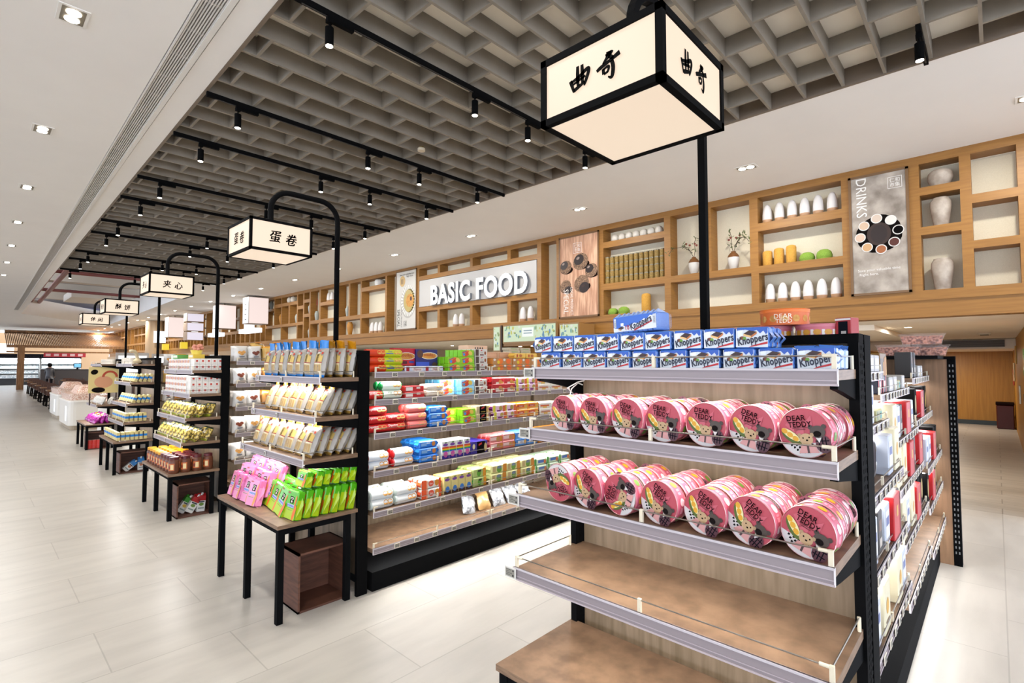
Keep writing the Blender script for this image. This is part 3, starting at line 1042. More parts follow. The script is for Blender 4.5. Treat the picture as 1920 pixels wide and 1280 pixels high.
def roll_kind(name, L, r, c, cend, band=None, art='cookie', txt=None, tc='#ffffff', extra=None):
    """biscuit roll lying along X with gathered ends"""
    b = MB()
    prof = [(-L / 2, r * .35), (-L / 2 + .004, r * .8), (-L / 2 + .014, r), (L / 2 - .014, r), (L / 2 - .004, r * .8), (L / 2, r * .35)]
    n = 16
    for i in range(5):
        (x0, r0), (x1, r1) = prof[i], prof[i + 1]
        m = cend if i in (0, 1, 3, 4) else c
        vs = []
        for k in range(n):
            a = 2 * PI * k / n
            vs += [(x0, -r0 * math.cos(a), r + r0 * math.sin(a)), (x1, -r1 * math.cos(a), r + r1 * math.sin(a))]
        b.add(vs, [(2 * k, 2 * k + 1, (2 * k + 3) % (2 * n), (2 * k + 2) % (2 * n)) for k in range(n)], m, 1)
    for s in (-1, 1):
        b.add([(s * L / 2, -r * .35 * math.cos(2 * PI * k / n), r + r * .35 * math.sin(2 * PI * k / n)) for k in range(n)], [list(range(n))], cend)
    def mk(l): return lambda x, y: Vector((x, -(r + l) * math.cos(y / r), r + (r + l) * math.sin(y / r)))
    body = b.mesh('wrapper')
    b = MB()
    if band:
        b.rect(mk(.0008), -L * .38, L * .1, -r * .3, r * 1.1, band, 1)
    if art:
        for k in range(2):
            b.disc(mk(.0014), L * (.14 + .17 * k), r * .25, min(r * .7, L * .11), r * .55, art, 12)
    if txt: b.text(mk(.002), txt, r * .75, tc, -L * .14, r * .5, 0, .9)
    if extra: b.rect(mk(.0016), -L * .36, L * .0, -r * .15, r * .05, extra)
    return Kind(name, 'biscuit roll', None, [('wrapper', body), ('printed_label', b.mesh('printed_label'))])


def box_kind(name, w, h, d, c, art=(), txt=(), soft=.002, cat='biscuit box', top=None, pack=False, side=None):
    b = MB()
    if pack: fn = flow_pack(b, w, h, d, c, side)
    else: b.rbox(-w / 2, w / 2, -d / 2, d / 2, 0, h, soft, c)
    if top and not pack: b.rect(lambda x, y: Vector((x, y, h + .0005)), -w / 2 + soft, w / 2 - soft, -d / 2 + soft, d / 2 - soft, top)
    if side and not pack:
        b.add([(-w / 2 - .0005, -d / 2 + soft, soft), (-w / 2 - .0005, d / 2 - soft, soft), (-w / 2 - .0005, d / 2 - soft, h - soft), (-w / 2 - .0005, -d / 2 + soft, h - soft)], [(0, 1, 2, 3)], side)
    body = b.mesh('carton')
    b = MB(); lift = .0008
    for a in art:
        f = front(d, lift); lift += .0005
        if a[0] == 'r': b.rect(f, a[1] * w, a[2] * w, a[3] * h, a[4] * h, a[5])
        elif a[0] == 'd': b.disc(f, a[1] * w, a[2] * h, a[3] * w, a[4] * h, a[5], 14, a[6] if len(a) > 6 else 0)
        elif a[0] == 'p': b.mark(f, [(x * w, y * h) for x, y in a[1]], a[2])
    for (s, sz, m, cx, cy, *q) in txt:
        b.text(front(d, lift + .0004), s, sz * h, m, cx * w, cy * h, q[0] if q else 0, q[1] if len(q) > 1 else .85, q[2] if len(q) > 2 else 0)
    parts = [('wrapper' if pack else 'carton', body)]
    if b.f: parts.append(('printed_front', b.mesh('printed_front')))
    return Kind(name, cat, None, parts)


# ------------------------------------------------------------------ nearest rack: blue and white wafer packets
def wafer_packet():
    w, h, d = .106, .068, .034
    b = MB()
    flow_pack(b, w, h, d, '#5f8ed0g', '#7ea3d8g')
    b.add([(-w * .47, -d / 2 - .0004, .003), (w * .47, -d / 2 - .0004, .003), (w * .47, -d / 2 - .0004, h - .004), (-w * .47, -d / 2 - .0004, h - .004)], [(0, 1, 2, 3)], '#dfe3e6')
    body = b.mesh('wrapper')
    b = MB(); f = front(d, .0009); g = front(d, .0014); q = front(d, .0019)
    b.mark(f, [(-.047, .064), (.049, .064), (.049, .050), (.044, .044), (.036, .056), (.026, .047), (.016, .058), (.004, .055), (-.020, .060), (-.047, .057)], '#3f6fc0')
    b.mark(f, [(-.045, .060), (-.028, .060), (-.030, .030), (-.042, .030)], '#eef2f5')
    b.mark(g, [(-.026, .047), (-.008, .058), (.016, .053), (-.002, .040)], '#4a2416')
    b.mark(g, [(-.026, .047), (-.002, .040), (-.002, .033), (-.026, .040)], '#e9c48c')
    b.mark(g, [(-.002, .040), (.016, .053), (.016, .046), (-.002, .033)], '#c98446')
    b.disc(g, -.030, .033, .009, .006, '#8f5430', 10); b.disc(q, -.022, .031, .006, .006, '#7da845', 8)
    b.mark(g, [(-.010, .002), (.049, .014), (.049, .021), (.006, .010)], '#c8202a')
    b.text(front(d, .0024), 'Knoppers', .034, '#151c44', .002, .029, .20, .68, .06, .03)
    return Kind('wafer_packet', 'wafer packet', None, [('wrapper', body), ('printed_front', b.mesh('printed_front'))])


WP = wafer_packet()
Z1 = 1.682
for row, n, ya, pitch, cols, z in (('lower', 10, .395, .1135, 4, Z1), ('upper', 9, .575, .1105, 3, Z1 + .069)):
    for i in range(n):
        for c in range(cols):
            if row == 'upper' and c > 0 and i > 2 and i < 8 and c == 2: continue
            if row == 'lower' and ((c in (1, 2) and i > 3) or (c and i < 2)): continue
            y = ya + pitch * i + random.uniform(-.003, .003)
            where = ('front', 'second', 'third', 'rear')[c]
            WP.put((1.765 + .047 * c, y, z + .0005), (0, R_(random.uniform(-1.2, 1.2)), WEST + R_(random.uniform(-5, 3))),
                   f'blue and white wafer packet, {row} layer of top shelf, {nth(i)} from the right, {where} row', 'blue and white wafer packets on the nearest rack')
# loose packets piled on edge at the right end of the top shelf
b = MB(); w, h, d = .055, .075, .026
b.rbox(-w / 2, w / 2, -d / 2, d / 2, 0, h * .86, .005, '#b9cbe8g'); b.rect(front(d), -w * .4, w * .4, .012, h * .5, '#6f97d6')
b.add([(-w / 2 - .004, 0, h), (w / 2 + .004, 0, h), (w / 2 - .003, -d * .4, h * .84), (-w / 2 + .003, -d * .4, h * .84), (w / 2 - .003, d * .4, h * .84), (-w / 2 + .003, d * .4, h * .84)], [(0, 1, 2, 3), (0, 1, 4, 5)], '#5f8ed0g')
SP = Kind('small_wafer_packet', 'wafer packet', b.mesh('small_wafer_packet'))
for i in range(12):
    SP.put((1.812 + .031 * (i % 6), .375 + .064 * (i // 6) + .008 * (i % 2), Z1 + .0006), (0, R_(random.uniform(-6, 6)), R_(84 + random.uniform(-8, 8))), f'small foil wafer packet on edge at the right end, {("near", "inner")[i // 6]} row, {nth(i % 6)} from the aisle', 'foil wafer packets on edge on the nearest rack')
# ten-pack lying across the top
b = MB(); w, h, d = .205, .080, .085
for i in range(9):
    x = -w / 2 + w / 9 * (i + .5)
    b.rbox(x - w / 18.5, x + w / 18.5, -d / 2, d / 2, .004, h - .006, .004, '#7b9fda')
    b.add([(x - .010, -d / 2 + .004, h - .008), (x + .010, -d / 2 + .004, h - .008), (x + .004 + .004 * (i % 2), -d / 4, h + .008), (x - .010, d / 3, h + .004), (x + .010, d / 3, h - .006)], [(0, 1, 2), (0, 2, 3), (1, 4, 2), (2, 4, 3)], '#aebfe0g')
body = b.mesh('packets')
b = MB(); b.rbox(-w / 2 - .002, w / 2 + .012, -d / 2 - .0015, d / 2 + .001, .010, h - .012, .006, '#dfe6f2t'); film = b.mesh('clear_film')
b = MB(); f = front(d, .003); g = front(d, .0036); q = front(d, .0042)
b.rect(f, -.100, .100, .012, .070, '#4f80cf')
b.mark(g, [(-.100, .012), (.100, .012), (.100, .068), (.088, .060), (.074, .064), (.058, .050), (.046, .054), (.020, .038), (.0, .042), (-.03, .028), (-.05, .034), (-.072, .024), (-.10, .030)], '#e4e6e8')
b.rect(q, -.097, -.086, .030, .066, '#d2d6da'); b.rect(q, .086, .098, .03, .066, '#d2d6da')
for k in range(5):
    for x0 in (-.096, .088): b.rect(front(d, .0046), x0, x0 + .009, .034 + .005 * k, .036 + .005 * k, '#8e8e8e')
b.mark(q, [(.00, .010), (.082, .038), (.082, .043), (.0, .017)], '#b82a30')
b.mark(q, [(-.078, .026), (-.060, .033), (-.046, .026), (-.062, .020)], '#4a2416'); b.mark(q, [(-.078, .026), (-.062, .020), (-.062, .014), (-.076, .020)], '#d8b48a')
b.rect(q, -.064, -.050, .034, .046, '#eef2f6')
b.text(front(d, .005), '10', .026, '#c02a30', -.034, .026, .08, .85, 0, .02); b.text(front(d, .005), 'Knoppers', .034, '#151c44', .030, .040, .28, .72, .05, .03)
TP = Kind('wafer_multipack', 'wafer multipack', None, [('packets', body), ('clear_film', film), ('printed_front', b.mesh('printed_front'))])
TP.put((1.83, 1.02, Z1 + .1375), (R_(0), R_(-3), WEST - R_(6)), 'large blue multipack of wafers lying on top of the packet stacks')

# ------------------------------------------------------------------ round pink tins standing on edge
def tin(variant):
    r, t = .073, .052
    b = MB()
    cb = ['#d7788a', '#cf7384', '#c96d80'][variant % 3]
    n = 32
    prof = [(-t / 2 + .006, cb), (t / 2, cb)]
    b.cyl((0, -t / 2 + .010, 0), (0, t / 2, 0), r - .0016, n, cb, mcap='#c7c2bdm')
    b.cyl((0, t / 2 - .003, 0), (0, t / 2 + .001, 0), r - .0004, n, '#d9d3ccm')
    def side(l): return lambda x, y: Vector(((r - .0016 + l) * math.sin(x / r), y, (r - .0016 + l) * math.cos(x / r)))
    for k in range(7):
        a = k * .9 * r + variant
        b.disc(side(.0007), a, .006, .014, .011, ('#e0b53a', '#f0dede', '#7fa24a')[(k + variant) % 3], 10)
        b.rect(side(.0006), a + .018, a + .040, -.002, .012, '#e8a8b4')
    body = b.mesh('tin_body')
    b = MB()
    b.cyl((0, -t / 2, 0), (0, -t / 2 + .012, 0), r, n, '#e88f9f', mcap='#c4606c')
    b.tube([(r * math.cos(2 * PI * k / n), -t / 2 + .0005, r * math.sin(2 * PI * k / n)) for k in range(n + 1)], .0016, 5, '#e2b7b4m')
    lid = b.mesh('lid')
    b = MB()
    def F(l): return lambda x, y: Vector((x, -t / 2 - .0012 - l, y))
    for k in range(-2, 3):       # quilted pattern
        for j in range(-2, 3):
            x, y = k * .026, j * .026
            if math.hypot(x, y) < .052 and (k + j) % 2 == 0:
                b.mark(F(.0003), [(x - .0245, y), (x, y - .0245), (x, y + .0245)], '#cf727e')
    def seg(y0, m, l, a=None):
        yy = y0; an = math.asin(yy / r)
        pts = [(r * .975 * math.cos(q), r * .975 * math.sin(q)) for q in [PI - an + (2 * an + PI) * i / 16 for i in range(17)]]
        b.mark(F(l), pts, m)
    seg(-.030, '#d8d2cf', .0006)
    for k in range(-9, 10):      # houndstooth cloth at the bottom
        for j in range(5):
            x, y = k * .0072, -.066 + j * .0072
            if (k + j) % 2 == 0 and math.hypot(x, y) < .066 and x < .02:
                b.mark(F(.0010), [(x, y), (x + .0056, y + .001), (x + .0072, y + .0056), (x + .001, y + .0072)], '#2a2626')
    # halved durian
    b.disc(F(.0012), -.036, -.010, .034, .015, '#66772c', 14, -.7); b.disc(F(.0016), -.038, -.003, .030, .0105, '#e9dfae', 14, -.7)
    for k in range(3): b.disc(F(.002), -.054 + .014 * k, .009 - .012 * k, .0095, .0075, '#dfb03a', 10, -.7)
    # two plush toys: brown in a checked jacket, cream in a pink coat
    b.disc(F(.0014), .048, -.034, .021, .026, '#6a3c46', 14)
    for k in range(3): b.rect(F(.0018), .036 + .009 * k, .039 + .009 * k, -.052, -.014, '#2d2830')
    for k in range(2): b.rect(F(.0019), .030, .064, -.042 + .016 * k, -.039 + .016 * k, '#2d2830')
    b.mark(F(.002), [(.030, -.014), (.046, -.014), (.038, -.030)], '#dcd6d2')
    for s in (-1, 1): b.disc(F(.0018), .038 + .018 * s, .016, .007, .007, '#54443a', 10)
    b.disc(F(.0022), .038, .002, .021, .018, '#5f5046', 16); b.disc(F(.0026), .036, -.004, .011, .009, '#2e2624', 12)
    b.mark(F(.0024), [(-.012, -.034), (.024, -.034), (.034, -.058), (-.022, -.058)], '#d9a9a4')
    b.rect(F(.0028), .002, .008, -.058, -.036, '#5d4040')
    for s in (-1, 1): b.disc(F(.0026), .004 + .017 * s, -.006, .0055, .006, '#b89c7c', 10)
    b.disc(F(.003), .004, -.018, .019, .017, '#c7ab88', 16)
    b.disc(F(.0034), -.004, -.014, .0022, .0024, '#171312', 8); b.disc(F(.0034), .013, -.013, .0022, .0024, '#171312', 8); b.disc(F(.0034), .006, -.021, .0034, .0026, '#171312', 8)
    b.text(F(.0030), 'DEAR', .023, '#241618', -.016, .045, 0, .92, 0, .012); b.text(F(.0030), 'TEDDY', .023, '#241618', -.008, .026, 0, .86, 0, .012)
    b.rect(F(.0022), -.030, .012, .0145, .0165, '#7a3038'); b.rect(F(.0022), -.022, .006, .009, .011, '#7a3038')
    art = b.mesh('printed_lid')
    return Kind('biscuit_tin', 'biscuit tin', None, [('tin_body', body), ('lid', lid, [('printed_picture', art)])])


TINS = [tin(k) for k in range(3)]
rnd = random.Random(3)
for sh, xf, zb, ys, nm in ((1, 1.70, 1.422, [.415, .565, .715, .862, 1.01, 1.158, 1.312], 'upper'), (2, 1.635, 1.152, [.40, .547, .695, .85, 1.005, 1.148, 1.285], 'lower')):
    for i, y in enumerate(ys):
        lean = rnd.uniform(-.28, .28) + (0 if sh == 1 else .45)
        if sh == 2 and i in (4, 6): lean = PI * .9 if i == 6 else -1.2
        for c in range(5):
            x = xf + .028 + .0585 * c
            if x > 2.02: continue
            TINS[(i + c) % 3].put((x, y + rnd.uniform(-.004, .004), zb + .0742), (0, lean if c == 0 else rnd.uniform(-3, 3), WEST + (R_(-8) if c == 0 else 0) * (1 if c == 0 else 0)),
                                  f'pink round tin on edge, {nm} tin shelf, {nth(i)} from the right, {("front", "second", "third", "fourth", "rear")[c]} row', 'pink round biscuit tins')
# orange tin and tins lying flat on the top board
def flat_tin(name, r, h, c, ctop, art, txt=None, tc='#5a2412'):
    b = MB(); b.cyl((0, 0, 0), (0, 0, h * .82), r, 36, c, mcap=c); body = b.mesh('tin_body')
    b = MB(); b.cyl((0, 0, h * .8), (0, 0, h), r + .0015, 36, ctop); b.tube([((r + .001) * math.cos(2 * PI * k / 32), (r + .001) * math.sin(2 * PI * k / 32), h) for k in range(33)], .002, 5, ctop); lid = b.mesh('lid')
    b = MB()
    def S(l): return lambda x, y: Vector(((r + l) * math.sin(x / r), -(r + l) * math.cos(x / r), y))
    for k in range(14):
        x = (k - 7) * .040 * r / .085
        b.disc(S(.0008), x, h * .4, .014, h * .22, art, 10)
        if txt is None: b.rect(S(.0006), x + .015, x + .025, h * .2, h * .6, '#e8e0da', 2)
    if txt:
        b.text(S(.0016), txt[0], h * .42, tc, .035, h * .55); b.text(S(.0016), txt[1], h * .36, tc, .038, h * .24)
    return Kind(name, 'biscuit tin', None, [('tin_body', body), ('lid', lid), ('printed_band', b.mesh('printed_band'))])
FT = flat_tin('biscuit_tin', .079, .05, '#d9808c', '#dd8d98', '#dca637')
for i, (x, y) in enumerate(((2.27, .50), (2.27, .67), (2.29, .84))):
    FT.put((x, y, 1.8005), 1.0 * i, f'pink round tin lying flat on the top board, {("nearest the red box", "under the orange tin", "beside the upright post")[i]}', 'pink tins lying flat on the top board')
OT = flat_tin('biscuit_tin', .088, .062, '#e07d22', '#f08a28', 'cookie', ('DEAR', 'TEDD'), '#fff0dc')
OT.put((2.25, .615, 1.852), WEST - .2, 'orange round biscuit tin lying on the pink tins on the top board')
RB = box_kind('red_gift_tin', .055, .07, .055, '#b3222b', [('r', -.3, .3, .08, .8, '#23242f'), ('r', -.12, .2, .06, .3, '#c9c3bd'), ('r', -.5, .5, .86, .96, '#e8e0dc')], cat='gift tin')
RB.put((2.24, .40, 1.8005), WEST - .3, 'small red gift tin standing at the right end of the top board')
b = MB(); s = pouch(b, .11, .15, .02, '#d9b173g', 5); b.disc(s, 0, .07, .03, .03, 'cookie')
Kind('snack_bag', 'snack bag', b.mesh('snack_bag')).put((2.26, .93, 1.802), (R_(78), 0, WEST + .5), 'brown paper snack bag lying on the top board behind the wafer packets')

# ------------------------------------------------------------------ egg roll bags
def egg_bag(cap, seed):
    w, h, t = .125, .215, .075
    b = MB()
    def m(u, v): return '#a98a4cg' if v < .08 and cap == '#d8a22c' else (cap + 'g' if v < .06 else '#b5aea4g')
    s = pouch(b, w, h, t, m, seed, 10, 12, amp=.0035)
    body = b.mesh('bag')
    b = MB()
    fn = lambda l: (lambda x, y: s(x, y) + Vector((0, -l, 0)))
    b.rect(fn(.0004), -.048, .048, .030, .105, '#d8c9a2g', 6)
    for k in range(4): b.rect(fn(.0008), -.040 + .022 * k, -.024 + .022 * k, .032, .088, '#bfa068')
    pts = [(-.050, .105), (.050, .105), (.050, .145)] + [(.050 * math.cos(a), .145 + .028 * math.sin(a)) for a in [PI * i / 8 for i in range(1, 8)]] + [(-.050, .145)]
    for i in range(6):
        x0 = -.048 + .016 * i
        b.rect(fn(.0006), x0, x0 + .016, .108, .150 + .018 * math.sin(PI * (i + .5) / 6), '#d3b873')
    b.rect(fn(.001), -.050, .050, .101, .106, '#b9402f', 6)
    b.text(fn(.0014), '蛋', .034, '#2c2013', 0, .148, 0, 1); b.text(fn(.0014), '卷', .034, '#2c2013', 0, .118, 0, 1)
    b.rect(fn(.001), -.030, .012, .186, .196, '#c2453a', 3); b.rect(fn(.001), .030, .044, .165, .182, '#c9553a', 1)
    lab = b.mesh('printed_label')
    b = MB()
    b.grid(lambda u, v: ((u - .5) * w * (.9 + .25 * v), .016 * math.sin(u * 9 + seed) * v - .014 * v, h - .006 + .062 * v), 8, 2, cap + 'g')
    top = b.mesh('gathered_top')
    return Kind('egg_roll_bag', 'egg roll bag', None, [('bag', body), ('printed_label', lab), ('gathered_top', top)])


EB = {'blue': egg_bag('#3d95d6', 1), 'gold': egg_bag('#d8a22c', 2)}
for si, (xf, z, lean, hh) in enumerate(((1.69, 1.602, 8, 1), (1.66, 1.326, 24, .98), (1.58, 1.042, 24, 1.0))):
    for i in range(7):
        y = 3.545 + .152 * i
        for c in range(4 if si < 2 else 5):
            x = xf + .045 + .072 * c + (.03 if si else 0)
            col = 'blue' if si == 0 and not (c >= 1 and i < 1) and not (c > 1) else 'gold'
            if c == 2 and 1 < i < 6: continue
            EB[col].put((x, y + random.uniform(-.008, .008), z + .0005 + (.004 if si else 0)), (R_(-lean + random.uniform(-3, 3)), R_(random.uniform(-4, 4)), WEST + R_(random.uniform(-10, 6))),
                        f'egg roll bag with {col} top, {nth(si)} shelf down, {nth(i)} from the right, {nth(c)} row', 'egg roll bags', (1, 1, hh))
# green and pink packs on the table of the same rack
def snack_pack(c, c2, acc):
    w, h, d = .15, .19, .056
    b = MB(); b.rbox(-w / 2, w / 2, -d / 2, d / 2, 0, h, .008, c + 'g')
    b.rect(lambda x, y: Vector((w / 2 + .0006, x, y)), -d * .4, d * .4, .006, h * .70, c2 + 'g')
    b.add([(w / 2 + .0008, -d * .3, h * .1), (w / 2 + .010, 0, h * .35), (w / 2 + .0008, d * .1, h * .8), (w / 2 + .012, d * .3, h * .55), (w / 2 + .0008, d * .35, h * .15)], [(0, 1, 2), (1, 3, 2), (1, 4, 3)], c2 + 'g')
    for s in (0, 1):
        b.box(-w / 2, w / 2, -.002, .002, -.008 * (1 - s) + (h - .002) * s, .002 * (1 - s) + (h + .008) * s, c + 'g')
    body = b.mesh('wrapper')
    b = MB(); f = lambda l: front(d, l)
    b.rect(f(.0008), -.074, .074, .0, .07, c2); b.rect(f(.0012), -.020, .030, .105, .150, '#211d16')
    b.rect(f(.0016), -.014, .024, .130, .144, '#e8e4d4'); b.rect(f(.002), -.010, .018, .134, .140, '#211d16'); b.rect(f(.0016), -.006, .016, .110, .124, '#d9d4c4')
    b.rect(f(.0012), -.050, .046, .078, .098, '#cfd3ee')
    for k in range(7): b.rect(f(.0016), -.046 + .013 * k, -.037 + .013 * k, .080 + .003 * (k % 2), .094, '#5a68b8')
    b.disc(f(.0012), .058, .05, .018, .055, acc, 12, -.3); b.disc(f(.0014), .060, .125, .010, .04, acc, 10, -.2)
    b.rect(f(.0012), -.064, -.030, .166, .174, '#c03a3a'); b.rect(f(.0012), -.05, .03, .058, .062, '#8a9a3a')
    return Kind('snack_pack', 'snack pack', None, [('wrapper', body), ('printed_front', b.mesh('printed_front'))])


GP = snack_pack('#6ec02c', '#b9d023', '#e88327'); PP = snack_pack('#dd7fae', '#e79cc0', '#dfa14a')
TZ = .6405
GROUP = 'green and pink snack packs on the egg roll rack table'
for c in range(7):
    for lay in (0, 1):
        x = 1.56 + .066 * c + .012 * lay
        if x > 1.97 or (lay == 1 and c == 0): continue
        GP.put((x, 3.54 + .01 * (c % 2), TZ + (.0 if lay == 0 else .206) - (0 if lay == 0 else .0)), (R_(-10), 0, WEST + R_(random.uniform(-6, 6))) if lay == 0 else (R_(-12), 0, WEST + R_(random.uniform(-8, 2))),
               f'green snack pack, {("lower", "upper")[lay]} layer at the near end of the table, {nth(c)} row back', GROUP, (1, 1, 1 if lay == 0 else .55))
for i in range(3):
    GP.put((1.545 + .02 * i, 3.70 + .155 * i, TZ), (R_(-18), R_(8 - 5 * i), WEST + R_(-6)), f'green snack pack leaning in the front row, {nth(i + 1)} from the right', GROUP)
    GP.put((1.64 + .02 * i, 3.72 + .14 * i, TZ + .02), (R_(-14), R_(-4 + 5 * i), WEST), f'green snack pack in the second row behind, {nth(i + 1)} from the right', GROUP)
for i in range(4):
    for c in range(3):
        PP.put((1.50 + .075 * c + .01 * (i % 2), 4.08 + .152 * i, TZ + .05 * c), (R_(-16), R_(random.uniform(-6, 6)), WEST + R_(random.uniform(-8, 8))),
               f'pink snack pack at the far end of the table, {nth(i)} along in the {("front", "middle", "rear")[c]} row', GROUP)

# ------------------------------------------------------------------ third rack: jars, golden bags, white boxes
def jar_kind(lid):
    b = MB(); b.lathe([(.046, 0), (.051, .006), (.051, .055), (.049, .062), (.051, .07), (.051, .13), (.044, .148), (.040, .152)], 20, '#7a4a2e'); body = b.mesh('jar_body')
    b = MB(); b.cyl((0, 0, .150), (0, 0, .178), .045, 20, lid); l = b.mesh('lid')
    b = MB()
    def S(q): return lambda x, y: Vector(((.052 + q) * math.sin(x / .052), -(.052 + q) * math.cos(x / .052), y))
    for a in (0, .163):
        b.rect(S(.0005), a - .030, a + .035, .035, .112, '#c9783f', 4); b.rect(S(.001), a - .004, a + .026, .045, .100, '#e6d2a4', 3); b.disc(S(.001), a - .017, .07, .010, .02, '#8c3a24', 8)
    return Kind('snack_jar', 'snack jar', None, [('jar_body', body), ('lid', l), ('paper_label', b.mesh('paper_label'))])


JB, JY = jar_kind('#6b1d24'), jar_kind('#e0a916')
for j in range(9):
    for i in range(4):
        if j > 0 and i > 2 and j < 7: continue
        (JB if j < 4 else JY).put((1.59 + .112 * i, 6.61 + .122 * j, .5005), R_(-45 + 10 * (i % 3)), f'clear snack jar with {("dark red", "yellow")[j > 3]} lid, {nth(j)} along the table, {nth(i)} from the aisle', 'snack jars on the third rack table')
def gold_bag(c, seed):
    b = MB(); s = pouch(b, .125, .165, .07, (lambda u, v: '#2c3a1a' if v > .88 else ('#a8b03a' if (u < .12 or v < .1) else c)), seed, 8, 8)
    body = b.mesh('bag'); b = MB(); rn = random.Random(seed)
    b.disc(lambda p, q: s(p, q) + Vector((0, -.006, 0)), 0, .13, .02, .016, '#2c4a1e', 10)
    return Kind('snack_bag', 'snack bag', None, [('bag', body), ('printed_front', b.mesh('printed_front'))])
GB = [gold_bag('nut_film', 3), gold_bag('nut_film', 4)]
for si, (xf, z) in enumerate(((1.66, 1.094), (1.63, .824))):
    for i in range(8):
        for c in range(3):
            if c == 2 and 1 < i: continue
            GB[(i + si + c) % 2 if si == 0 else 0].put((xf + .05 + .10 * c, 6.62 + .15 * i, z + .0005), (R_(-26), R_(random.uniform(-8, 8)), WEST + R_(random.uniform(-12, 12))),
                f'golden nut snack bag, {("upper", "lower")[si]} bag shelf, {nth(i)} from the near end, {nth(c)} row', 'golden snack bags on the third rack')
WB = box_kind('cookie_box', .058, .066, .125, '#e9e4dc', [('r', -.18, .18, .42, .75, '#c95a48'), ('r', -.3, .3, .2, .24, '#b0a69c')], cat='small box')
WBo = box_kind('cookie_box', .125, .066, .058, '#e9e4dc', [('d', 0, .5, .16, .3, '#e3a365'), ('r', -.46, -.3, .3, .7, '#c95a48'), ('r', .3, .42, .3, .75, '#c95a48')], cat='small box')
for si, (xf, z, lay) in enumerate(((1.73, 1.628, 2), (1.70, 1.362, 3))):
    for k in range(lay):
        for i in range(5):      # end facing the camera
            WB.put((xf + .05 + .06 * i, 6.64, z + .0005 + .0665 * k), 0, f'white box with red mark, near end of {("top", "second")[si]} shelf, layer {("one", "two", "three")[k]} up, {nth(i)} from aisle', 'white boxes with red marks on the third rack')
        for j in range(7):
            WBo.put((xf + .045, 6.78 + .128 * j, z + .0005 + .0665 * k), WEST, f'white biscuit box facing the aisle, {("top", "second")[si]} shelf, layer {("one", "two", "three")[k]} up, {nth(j)} back', 'white boxes facing the aisle on the third rack')
MISC = [('#e6c84e', 1.86, 6.9, 'yellow'), ('#7fb866', 1.80, 7.3, 'green'), ('#d7e4cf', 1.85, 7.6, 'pale')]
for c, x, y, n in MISC:
    box_kind('biscuit_box', .20, .05, .12, c, [('r', -.4, .4, .3, .8, '#f0ead8')]).put((x, y, 1.762), WEST, f'flat {n} biscuit box on top of the white boxes')
b = MB(); rr = random.Random(5)
for k in range(22):
    a = rr.uniform(0, 6.3); q = rr.uniform(0, .06); b.lathe([(.001, 0), (.018, .008), (.022, .02), (.016, .034), (.001, .04)], 8, '#e3a58e', (q * math.cos(a), q * math.sin(a), .04 + rr.uniform(0, .05)))
b.lathe([(.05, 0), (.065, .05)], 14, '#e8d36a')
tag(b.build('flower_bouquet', None, (1.86, 6.9, 1.812)), 'small bunch of pink flowers on the yellow box', 'flowers')

# ------------------------------------------------------------------ fourth rack: blue banded packs
def band_pack():
    w, h, d = .14, .165, .05
    b = MB(); b.rbox(-w * .4, w * .4, -d * .42, d * .42, .012, h * .86, .004, '#ddcf98'); body = b.mesh('wafers')
    b = MB(); b.box(-w * .41, w * .41, -d * .44, d * .44, h * .38, h * .58, '#2f8fcf'); band = b.mesh('blue_band')
    return Kind('wafer_pack', 'wafer pack', None, [('wafers', body), ('blue_band', band)])
BP = band_pack()
x0 = 1.60 + DX[3]
for si, (xf, z, lean) in enumerate(((1.69, 1.406, 20), (1.67, 1.076, 20), (1.60, .786, 0), (1.50, .5005, 0))):
    n = 4 if si < 2 else (6 if si == 2 else 8)
    for c in range(n):
        x = xf + DX[3] + .06 + .058 * c
        if x > 2.02: continue
        for j in range(7):
            if c > 0 and j > 0: continue
            BP.put((x, 9.93 + .155 * j, z + (.0005 if si != 3 else 0)), (R_(-lean), 0, WEST), f'cream wafer pack with blue band, {nth(si)} level down, {nth(j)} along, {nth(c)} from the aisle', 'cream wafer packs with a blue band')
# on top of that rack: gourd ornament, pots
b = MB(); b.tube([(0, 0, .04), (.0, .0, .10), (-.02, -.03, .16), (-.05, -.07, .20), (-.09, -.09, .21), (-.12, -.10, .20)], .024, 10, '#e6d8b8'); b.lathe([(.001, 0), (.05, .012), (.062, .04), (.045, .07), (.02, .09)], 16, '#ead9b4')
tag(b.build('goose_ornament', None, (1.88, 10.1, 1.7005)), 'cream long necked ornament on the top shelf of the fourth rack', 'ornament')
pk = MB(); pk.lathe([(.05, 0), (.052, .09), (.045, .1)], 14, '#e5ddd0'); pk.disc(lambda x, y: Vector((x, y, .1005)), 0, 0, .045, .045, '#e46f4c', 12)
PK = Kind('snack_tub', 'snack tub', pk.mesh('snack_tub'))
for i in range(5): PK.put((1.86, 10.35 + .14 * i, 1.7005), 0, f'pale tub with orange top on the fourth rack, {nth(i + 1)} from the ornament', 'pale tubs on the fourth rack')
b = MB(); b.lathe([(.055, 0), (.06, .09)], 12, '#e6dccb'); b.disc(lambda x, y: Vector((x, y, .0905)), 0, 0, .055, .055, '#d8543c', 12)
